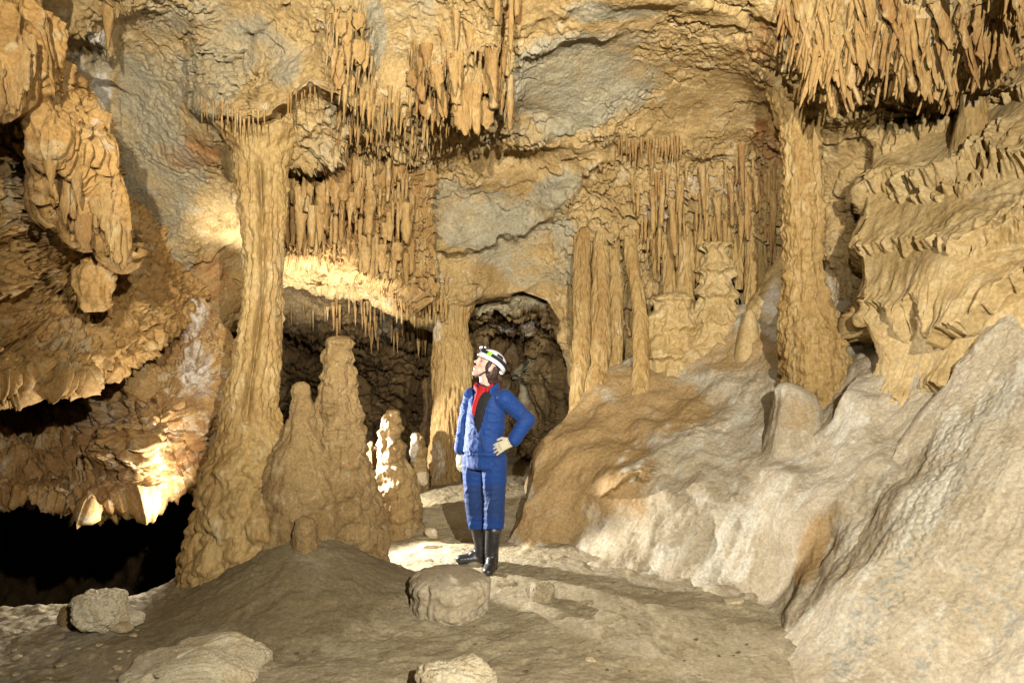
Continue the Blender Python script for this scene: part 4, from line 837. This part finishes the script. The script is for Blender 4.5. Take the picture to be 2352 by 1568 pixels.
def ovals(rows, n=10):
    """rows: (centre, w, d) swept as flat ellipsoids"""
    out = []
    for (a, wa, da), (b, wb, db) in zip(rows[:-1], rows[1:]):
        a, b = np.array(a, float), np.array(b, float)
        for t in np.linspace(0, 1, n): out.append(oval(a + (b - a) * t, wa + (wb - wa) * t, da + (db - da) * t, 0.03))
    return out
def fuse(name, balls, voxel, smooth=2):
    V, Fq, nu, nv, nb = blob_mesh(balls)
    caps = []
    for k in range(nb):                      # close the poles
        b = k * nu * nv; caps += [list(range(b, b + nu)), list(range(b + nu * (nv - 1), b + nu * nv))[::-1]]
    me = bpy.data.meshes.new('t'); me.from_pydata(V.tolist(), [], Fq.tolist() + caps)
    o = bpy.data.objects.new('t', me); COL.objects.link(o)
    r = o.modifiers.new('r', 'REMESH'); r.mode = 'VOXEL'; r.voxel_size = voxel
    if smooth:
        sm = o.modifiers.new('s', 'SMOOTH'); sm.factor = 0.5; sm.iterations = smooth
    m2 = bpy.data.meshes.new_from_object(o.evaluated_get(bpy.context.evaluated_depsgraph_get()))
    bpy.data.objects.remove(o); bpy.data.meshes.remove(me); m2.name = name
    m2.polygons.foreach_set('use_smooth', np.full(len(m2.polygons), True))
    return m2
def co(me):
    c = np.empty(len(me.vertices) * 3, np.float32); me.vertices.foreach_get('co', c); return c.reshape(-1, 3)
def setco(me, c): me.vertices.foreach_set('co', np.ascontiguousarray(c, np.float32).ravel()); me.update()
def nors(me):
    c = np.empty(len(me.vertices) * 3, np.float32); me.vertices.foreach_get('normal', c); return c.reshape(-1, 3)
def attr(me, nm, a):
    t = me.attributes.new(nm, 'FLOAT', 'POINT'); t.data.foreach_set('value', np.ascontiguousarray(a, np.float32))
def topx(c):
    w = c + PB; return W / 2 + w[:, 0] / w[:, 1] * F, H / 2 - (w[:, 2] - CZ) / w[:, 1] * F

person = empty('person', PB); tag(person, 'person in blue overalls and white helmet looking up with a hand on the hip', 'person')
# joints
LS, LE, LWr, LH = W3(1159, 913, -.13), W3(1211, 962, -.06), W3(1180, 1004, -.16), W3(1152, 1015, -.19)
RS, RE, RWr = W3(1083, 915, .13), W3(1065, 975, .17), W3(1057, 1032, .10)
LHip, LK, LA = W3(1134, 1058, -.05), W3(1137, 1150, -.07), W3(1130, 1284, -.06)
RHip, RK, RA = W3(1091, 1058, .06), W3(1089, 1150, .05), W3(1104, 1272, .10)
NECK = W3(1117, 893, 0); HC = W3(1119, 843, 0)
# head frame: turned left, tipped back
h0 = np.array([-0.95, -0.31, 0.0]); h0 /= np.linalg.norm(h0); pt = math.radians(30)
HF = h0 * math.cos(pt) + UP * math.sin(pt); HU = -h0 * math.sin(pt) + UP * math.cos(pt); HS = np.cross(HU, HF)
def HL(f, s, u): return HC + HF * f + HS * s + HU * u
def hball(f, s, u, rf, rs_, ru): return (HL(f, s, u), np.stack([HF * rf, HS * rs_, HU * ru]))
body = [hball(-.012, 0, .03, .092, .074, .088), hball(.018, 0, -.01, .068, .062, .085), hball(.04, 0, -.055, .05, .048, .045), hball(.062, 0, -.088, .026, .026, .022),
        hball(.045, .036, -.005, .032, .026, .03), hball(.045, -.036, -.005, .032, .026, .03), hball(.068, 0, .045, .024, .045, .02),
        hball(.092, 0, .012, .012, .011, .026), hball(.103, 0, -.008, .015, .014, .012), hball(.084, 0, -.042, .016, .022, .009), hball(.083, 0, -.056, .015, .02, .009),
        hball(-.01, .075, -.005, .02, .009, .03), hball(-.01, -.075, -.005, .02, .009, .03)]
body += chain([(HL(-.02, 0, -.06), .052), (NECK, .053), (W3(1119, 912, 0), .06)])
body += ovals([(W3(1120, 914), .10, .06), (W3(1118, 940), .14, .085), (W3(1114, 1005), .135, .085), (W3(1112, 1050), .155, .10)], 8)
for (s, e, w) in ((LS, LE, LWr), (RS, RE, RWr)): body += chain([(s - UP * .03, .042), (e, .036), (w, .027)])
for (h, k, a) in ((LHip, LK, LA), (RHip, RK, RA)): body += chain([(h, .075), (k, .05), (a, .035)])
bm = fuse('person_body', body, 0.0065, 2)
c = co(bm) - HC; lf, lsd, lu = c @ HF, c @ HS, c @ HU
eye = np.maximum(np.exp(-((lf - .078) / .016) ** 2 - ((np.abs(lsd) - .032) / .013) ** 2 - ((lu - .016) / .0065) ** 2), 0)
brow = np.exp(-((np.abs(lsd) - .033) / .02) ** 2 - ((lu - .037) / .005) ** 2) * (lf > .05)
attr(bm, 'dark', np.clip(eye * 1.3 + brow * 0.8, 0, 1)); attr(bm, 'lip', np.exp(-((lu + .049) / .007) ** 2 - (lsd / .02) ** 2) * (lf > .07))
attr(bm, 'blush', np.exp(-((lu + .012) / .025) ** 2 - ((np.abs(lsd) - .045) / .02) ** 2) * (lf > .02) * .7)
link('body', bm, M_skin, person)
# overalls
cl = ovals([(W3(1122, 899), .085, .075), (W3(1122, 908), .155, .105), (W3(1120, 925), .188, .125), (W3(1116, 960), .182, .135), (W3(1112, 1000), .180, .135), (W3(1112, 1036), .205, .152), (W3(1112, 1042), .19, .138), (W3(1112, 1068), .182, .135)], 9)
cl += chain([(LS, .072), (LE, .059), (LWr, .05)]) + chain([(RS, .072), (RE, .060), (RWr, .054)])
LC, RC = W3(1134, 1222, -.065), W3(1097, 1222, .08)
cl += chain([(LHip, .106), (LK, .081), (LC, .077)]) + chain([(RHip, .106), (RK, .079), (RC, .073)])
om = fuse('overalls', cl, 0.0065, 6)
c = co(om); n = nors(om); ax, ay = topx(c)
q = c * np.array([1, 1, 1.0]); wr = ridged(q * np.array([9, 9, 6], np.float32) + 3, 2) * 0.007 + fbm(q * np.array([14, 14, 26], np.float32), 2) * 0.0035 + fbm(q * 4.5, 2) * 0.006 + (1 - np.abs(perlin(q * np.array([7, 7, 11], np.float32) + 0.6 * fbm(q * 5, 2)[:, None])) / .12).clip(0, 1) * 0.009
knee = np.exp(-((ay - 1165) / 25) ** 2) + np.exp(-((ay - 1030) / 12) ** 2) * .7 + np.exp(-((ay - 1200) / 14) ** 2)
wr = wr * (0.75 - 0.4 * ss(1040, 1060, ay)) + knee * np.sin(ay * .33 + 9 * fbm(q * 5, 2)) * 0.002
wr = wr + (1 - np.abs(perlin(q * np.array([10, 10, 3.2], np.float32) + 0.5 * fbm(q * 4, 2)[:, None] + 9)) / .16).clip(0, 1) * 0.007 * ss(1045, 1070, ay)
belt = np.exp(-((ay - 1040) / 3.0) ** 2); wr = wr - belt * 0.008
setco(om, c + n * (wr * 0.7)[:, None])
leg = (ay > 1110) & (ay < 1185)
attr(om, 'patch', ss(1112, 1118, ay) * ss(1192, 1184, ay) * 0.8); attr(om, 'dirt', ss(0.2, 0.9, fbm(c * 5 + 2, 3)) * 0.3)
# the front hangs open: drop the cloth inside the open V
poly = [(1092, 872), (1131, 880), (1133, 893), (1119, 925), (1109, 960), (1099, 993), (1091, 972), (1086, 938), (1087, 905)]
def inside(x, y, pg):
    r = np.zeros(len(x), bool); j = len(pg) - 1
    for i in range(len(pg)):
        (xi, yi), (xj, yj) = pg[i], pg[j]; r ^= ((yi > y) != (yj > y)) & (x < (xj - xi) * (y - yi) / (yj - yi + 1e-9) + xi); j = i
    return r
import bmesh
b = bmesh.new(); b.from_mesh(om); b.verts.ensure_lookup_table()
vi = (inside(ax, ay, poly) & (n[:, 1] < 0.15)) | (ay > 1217)
bmesh.ops.delete(b, geom=[v for v in b.verts if vi[v.index]], context='VERTS')
for _ in range(12): bmesh.ops.smooth_vert(b, verts=[v for v in b.verts if v.is_boundary], factor=0.5, use_axis_x=True, use_axis_y=True, use_axis_z=True)
b.to_mesh(om); b.free()
om.polygons.foreach_set('use_smooth', np.full(len(om.polygons), True))
ov = link('overalls', om, M_blue, person)
sd = ov.modifiers.new('thick', 'SOLIDIFY'); sd.thickness = 0.006; sd.offset = -1
lm = fuse('lining', ovals([(W3(1121, 903), .12, .08), (W3(1120, 912), .155, .098), (W3(1119, 930), .17, .112), (W3(1115, 960), .155, .118), (W3(1112, 1000), .14, .112)], 9), 0.009, 2)
link('undershirt', lm, M_black, person)
rm = fuse('red_fleece', [(x, a) for (x, a) in ovals([(W3(1113, 888), .055, .056), (W3(1115, 895), .068, .07), (W3(1117, 908), .052, .105), (W3(1114, 930), .034, .125), (W3(1111, 955), .024, .122), (W3(1108, 975), .012, .116)], 9)], 0.008, 2)
link('fleece', rm, M_red, person)
nk = fuse('neck_warmer', ovals([(W3(1116, 884), .052, .056), (W3(1117, 893), .06, .064), (W3(1117, 899), .063, .07)], 5), 0.007, 1); link('neck_warmer', nk, M_black, person)
def collar(pts, r):
    out = []
    for a, b2 in zip(pts[:-1], pts[1:]):
        a, b2 = np.array(a), np.array(b2)
        for t in np.linspace(0, 1, 10): out.append((a + (b2 - a) * t, np.stack([np.array([1, 0, 0]) * r, np.array([0, 1, 0]) * r, UP * r * 2.4])))
    return out
link('collar', fuse('collar', collar([W3(1128, 897, -.10), W3(1140, 889, -.06), W3(1146, 887, .02), W3(1136, 886, .08), W3(1108, 888, .10), W3(1090, 893, .08)], .013), .006, 2), M_blue, person)
link('collar', fuse('fleece_collar', collar([W3(1120, 893, -.098), W3(1131, 886, -.055), W3(1134, 884, .02)], .010) + collar([W3(1098, 896, -.07), W3(1091, 887, -.02), W3(1094, 884, .04)], .010), .005, 2), M_red, person)
def strip(name, pts, r, mat, flat=0.35):
    out = []
    for a, b2 in zip(pts[:-1], pts[1:]):
        a, b2 = np.array(a), np.array(b2); d = (b2 - a) / np.linalg.norm(b2 - a); nn = np.array([0, -1.0, 0]); sv = np.cross(d, nn)
        for t in np.linspace(0, 1, max(3, int(np.linalg.norm(b2 - a) / (r * .6)))): out.append((a + (b2 - a) * t, np.stack([sv * r, nn * r * flat, d * r])))
    return link(name, fuse(name, out, .0045, 1), mat, ov)
cs = co(om)
def front(px, py):
    x, y = topx(cs); d2 = (x - px) ** 2 + (y - py) ** 2; c_ = cs[d2 < 30]
    return (c_[c_[:, 1].argmin()] if len(c_) else cs[d2.argmin()]) + np.array([0, -.003, 0])
strip('zip', [front(1100 + 1.5 * k, 998 + 9 * k) for k in range(5)], .007, M_black)
strip('pocket_flap', [front(1128, 1056), front(1140, 1062), front(1150, 1072)], .008, M_blue)
strip('pocket_flap', [front(1128, 952), front(1138, 953), front(1148, 954)], .008, M_blue)
strip('waist_seam', [front(1070 + 8 * k, 1041 + .3 * k) for k in range(12)], .006, M_blue)
# boots
def boot(ank, cuff, fwd, nm):
    fwd = np.array(fwd, float); fwd /= np.linalg.norm(fwd); sd_ = np.cross(UP, fwd)
    g0 = np.array([ank[0], ank[1], 0.0])
    bl = chain([(cuff + UP * .03, .064), (g0 + UP * .16, .056), (g0 + UP * .075, .053)])
    for t in np.linspace(0, 1, 9):
        bl.append((g0 + fwd * (-.035 + .19 * t) + UP * (.045 - .008 * t), np.stack([sd_ * (.043 + .006 * math.sin(t * 3)), fwd * .05, UP * (.050 - .014 * t)])))
    bl.append((g0 + fwd * .045 + UP * .072, np.stack([sd_ * .040, fwd * .055, UP * .034])))
    m = fuse(nm, bl, .007, 2); cc = co(m); gz = cc[:, 2].min(); cc[:, 2] = np.maximum(cc[:, 2], 0.004); setco(m, cc)
    cc = co(m); attr(m, 'dirt', np.clip(ss(.05, .01, cc[:, 2]) * .35 + ss(.2, .8, fbm(cc * 14, 3)) * .25, 0, 1))
    o_ = link('boot', m, M_rubber, person)
    sb = []
    for t in np.linspace(0, 1, 12): sb.append((g0 + fwd * (-.04 + .2 * t) + UP * .008, np.stack([sd_ * (.045 + .008 * math.sin(t * 3)), fwd * .04, UP * .010])))
    link('sole', fuse('sole', sb, .006, 1), M_rubber, o_)
LG = W3(1130, 1302, -.05); RG = W3(1103, 1302, .10)
boot(LG + UP * 0, LC, (-.16, -1, 0), 'boot'); boot(RG + UP * 0, RC, (-1, -.12, 0), 'boot')
# gloves: palm, four fingers and a thumb
def glove(wrist, palm_dir, back, flen, curl, nm, thumb_sign):
    d = np.array(palm_dir, float); d /= np.linalg.norm(d); bk = np.array(back, float); bk -= d * (bk @ d); bk /= np.linalg.norm(bk); sw = np.cross(d, bk)
    wrist = np.array(wrist)
    bl = chain([(wrist - d * .03, .034), (wrist + d * .01, .030)])
    for t in np.linspace(.15, 1, 6): bl.append((wrist + d * .085 * t, np.stack([sw * .041, d * .02, bk * .018])))
    for k, (off, L) in enumerate(((-.031, .066), (-.010, .076), (.011, .072), (.031, .056))):
        a = wrist + d * .083 + sw * off; spread = sw * off * 0.6
        d1 = d + spread / .05 * .35 - bk * curl * .45; d1 /= np.linalg.norm(d1); d2 = d + spread / .05 * .35 - bk * curl * 1.3; d2 /= np.linalg.norm(d2)
        m1 = a + d1 * L * .5 * flen; tip = m1 + d2 * L * .5 * flen
        bl += chain([(a, .0105), (m1, .0098), (tip, .0085)], .6)
    a = wrist + d * .03 + sw * thumb_sign * .034; m1 = a + d * .025 + sw * thumb_sign * .022 - bk * .01; tip = m1 + d * .032 + sw * thumb_sign * .004 - bk * .012
    bl += chain([(a, .014), (m1, .0115), (tip, .0095)], .6)
    m = fuse(nm, bl, .0042, 1); o_ = link('glove', m, M_glove, person)
    pl = [(wrist + d * .085 * t - bk * .014, np.stack([sw * .038, d * .02, bk * .012])) for t in np.linspace(.2, 1.0, 5)]
    pl += chain([(wrist + d * .09 - bk * .02, .016), (wrist + d * .135 - bk * (.02 + .03 * curl), .014)])
    link('palm', fuse('palm', pl, .005, 1), M_black, o_)
    return o_
glove(LWr + (LH - LWr) * .18, W3(1143, 1019, -.19) - W3(1178, 1003, -.16), (0.05, -1, 0.35), 1.0, 0.55, 'glove', 1)
glove(RWr + np.array([0, 0, -.035]), W3(1052, 1080, .06) - W3(1057, 1035, .10), (-.75, -.65, 0), 0.95, 0.45, 'glove', 1)
cf = fuse('cuff', chain([(LWr + (LE - LWr) * .16, .053), (LWr + (LE - LWr) * .02, .049)]), .006, 1); link('cuff', cf, M_blue, person)
cf = fuse('cuff', chain([(RWr + (RE - RWr) * .10, .058), (RWr - (RE - RWr) * .03, .056)]), .006, 1); link('cuff', cf, M_blue, person)
# hair, helmet, lamp, straps
hb = [hball(-.045, s * .045, -.02, .05, .035, .07) for s in (-1, 1)] + [hball(-.07, 0, -.05, .04, .06, .06), hball(.012, .066, .012, .022, .012, .045), hball(.012, -.066, .012, .022, .012, .045)]
hb += chain([(HL(-.07, .02, -.08), .04), (W3(1140, 880, .03), .036), (W3(1146, 893, .03), .026)])
m = fuse('hair', hb, .006, 2); cc = co(m); setco(m, cc + nors(m) * (ridged(cc * np.array([45, 45, 9], np.float32), 2) * .004)[:, None]); link('hair', m, M_hair, person)
nu, nv = 72, 30
th = np.linspace(0, 2 * np.pi, nu, endpoint=False)[None]; ph = np.linspace(0.02, 1, nv)[:, None]
edge = 1.52 + 0.30 * np.maximum(0, -np.cos(th)) ** 1.5 - 0.06 * np.maximum(0, np.cos(th))          # deeper at the nape
al = ph * edge; flare = 1 + 0.05 * ss(.93, 1.0, ph)
hv = np.stack([np.cos(th) * np.sin(al) * .128 * flare - .014, np.sin(th) * np.sin(al) * .104 * flare, np.cos(al) * .110 + .038 + 0 * th], -1).reshape(-1, 3)
hv = HC + hv[:, :1] * HF + hv[:, 1:2] * HS + hv[:, 2:] * HU
me = raw_mesh('helmet', hv, grid_faces(nv, nu, True)[:, ::-1]); hm = link('helmet', me, M_shell, person)
sd = hm.modifiers.new('thick', 'SOLIDIFY'); sd.thickness = 0.008; sd.offset = -1
def hpt(az, a, k=1.0):
    e = a * (1.52 + 0.30 * max(0, -math.cos(az)) ** 1.5 - 0.06 * max(0, math.cos(az)))
    return HL(math.cos(az) * math.sin(e) * .128 * k - .014, math.sin(az) * math.sin(e) * .104 * k, math.cos(e) * .110 * k + .038)
def ribbon(name, mat, azs, a0, a1, k0=1.012, k1=1.05, parent=None):
    V = []
    for az in azs:
        for (a, k) in ((a0, k0), (a1, k0), (a1, k1), (a0, k1)): V.append(hpt(az, a, k))
    n_ = len(azs); Fq = []
    for i in range(n_ - 1):
        for j in range(4): Fq.append((i * 4 + j, i * 4 + (j + 1) % 4, i * 4 + 4 + (j + 1) % 4, i * 4 + 4 + j))
    Fq += [(0, 1, 2, 3), (n_ * 4 - 1, n_ * 4 - 2, n_ * 4 - 3, n_ * 4 - 4)]
    return link(name, raw_mesh(name, np.array(V), np.array(Fq), smooth=False), mat, parent)
ribbon('headband', M_black, np.linspace(0.15, 2 * np.pi - 0.15, 60), 0.64, 0.82, 1.0, 1.05, hm)
ribbon('sticker', M_green, np.linspace(0.80, 1.10, 8), 0.62, 0.84, 1.02, 1.07, hm)
ribbon('sticker', M_black, np.linspace(1.45, 2.05, 10), 0.46, 0.60, 1.0, 1.04, hm)
lb = [(hpt(0, .70, 1.10), np.stack([HF * .020, HS * .034, HU * .020])), (hpt(0.0, .62, 1.08), np.stack([HF * .016, HS * .028, HU * .016]))]
lp = link('headlamp', fuse('headlamp', lb, .004, 1), M_black, hm)
link('lens', fuse('lens', [(hpt(0.13, .70, 1.24), np.stack([HF * .009, HS * .012, HU * .012])), (hpt(-.13, .70, 1.24), np.stack([HF * .009, HS * .012, HU * .012])), (hpt(0.16, .58, 1.16), np.stack([HF * .009, HS * .010, HU * .010]))], .003, 1), M_lens, lp)
st = []
for sgn in (1, -1):
    st += chain([(HL(.032, sgn * .078, .045), .0055), (HL(.012, sgn * .077, -.04), .0055), (HL(.035, sgn * .048, -.085), .0055), (HL(.045, 0, -.112), .0055)])
    st += chain([(HL(-.06, sgn * .07, -.01), .0055), (HL(.012, sgn * .077, -.045), .0055)])
link('chin_strap', fuse('chin_strap', st, .0035, 0), M_black, person)
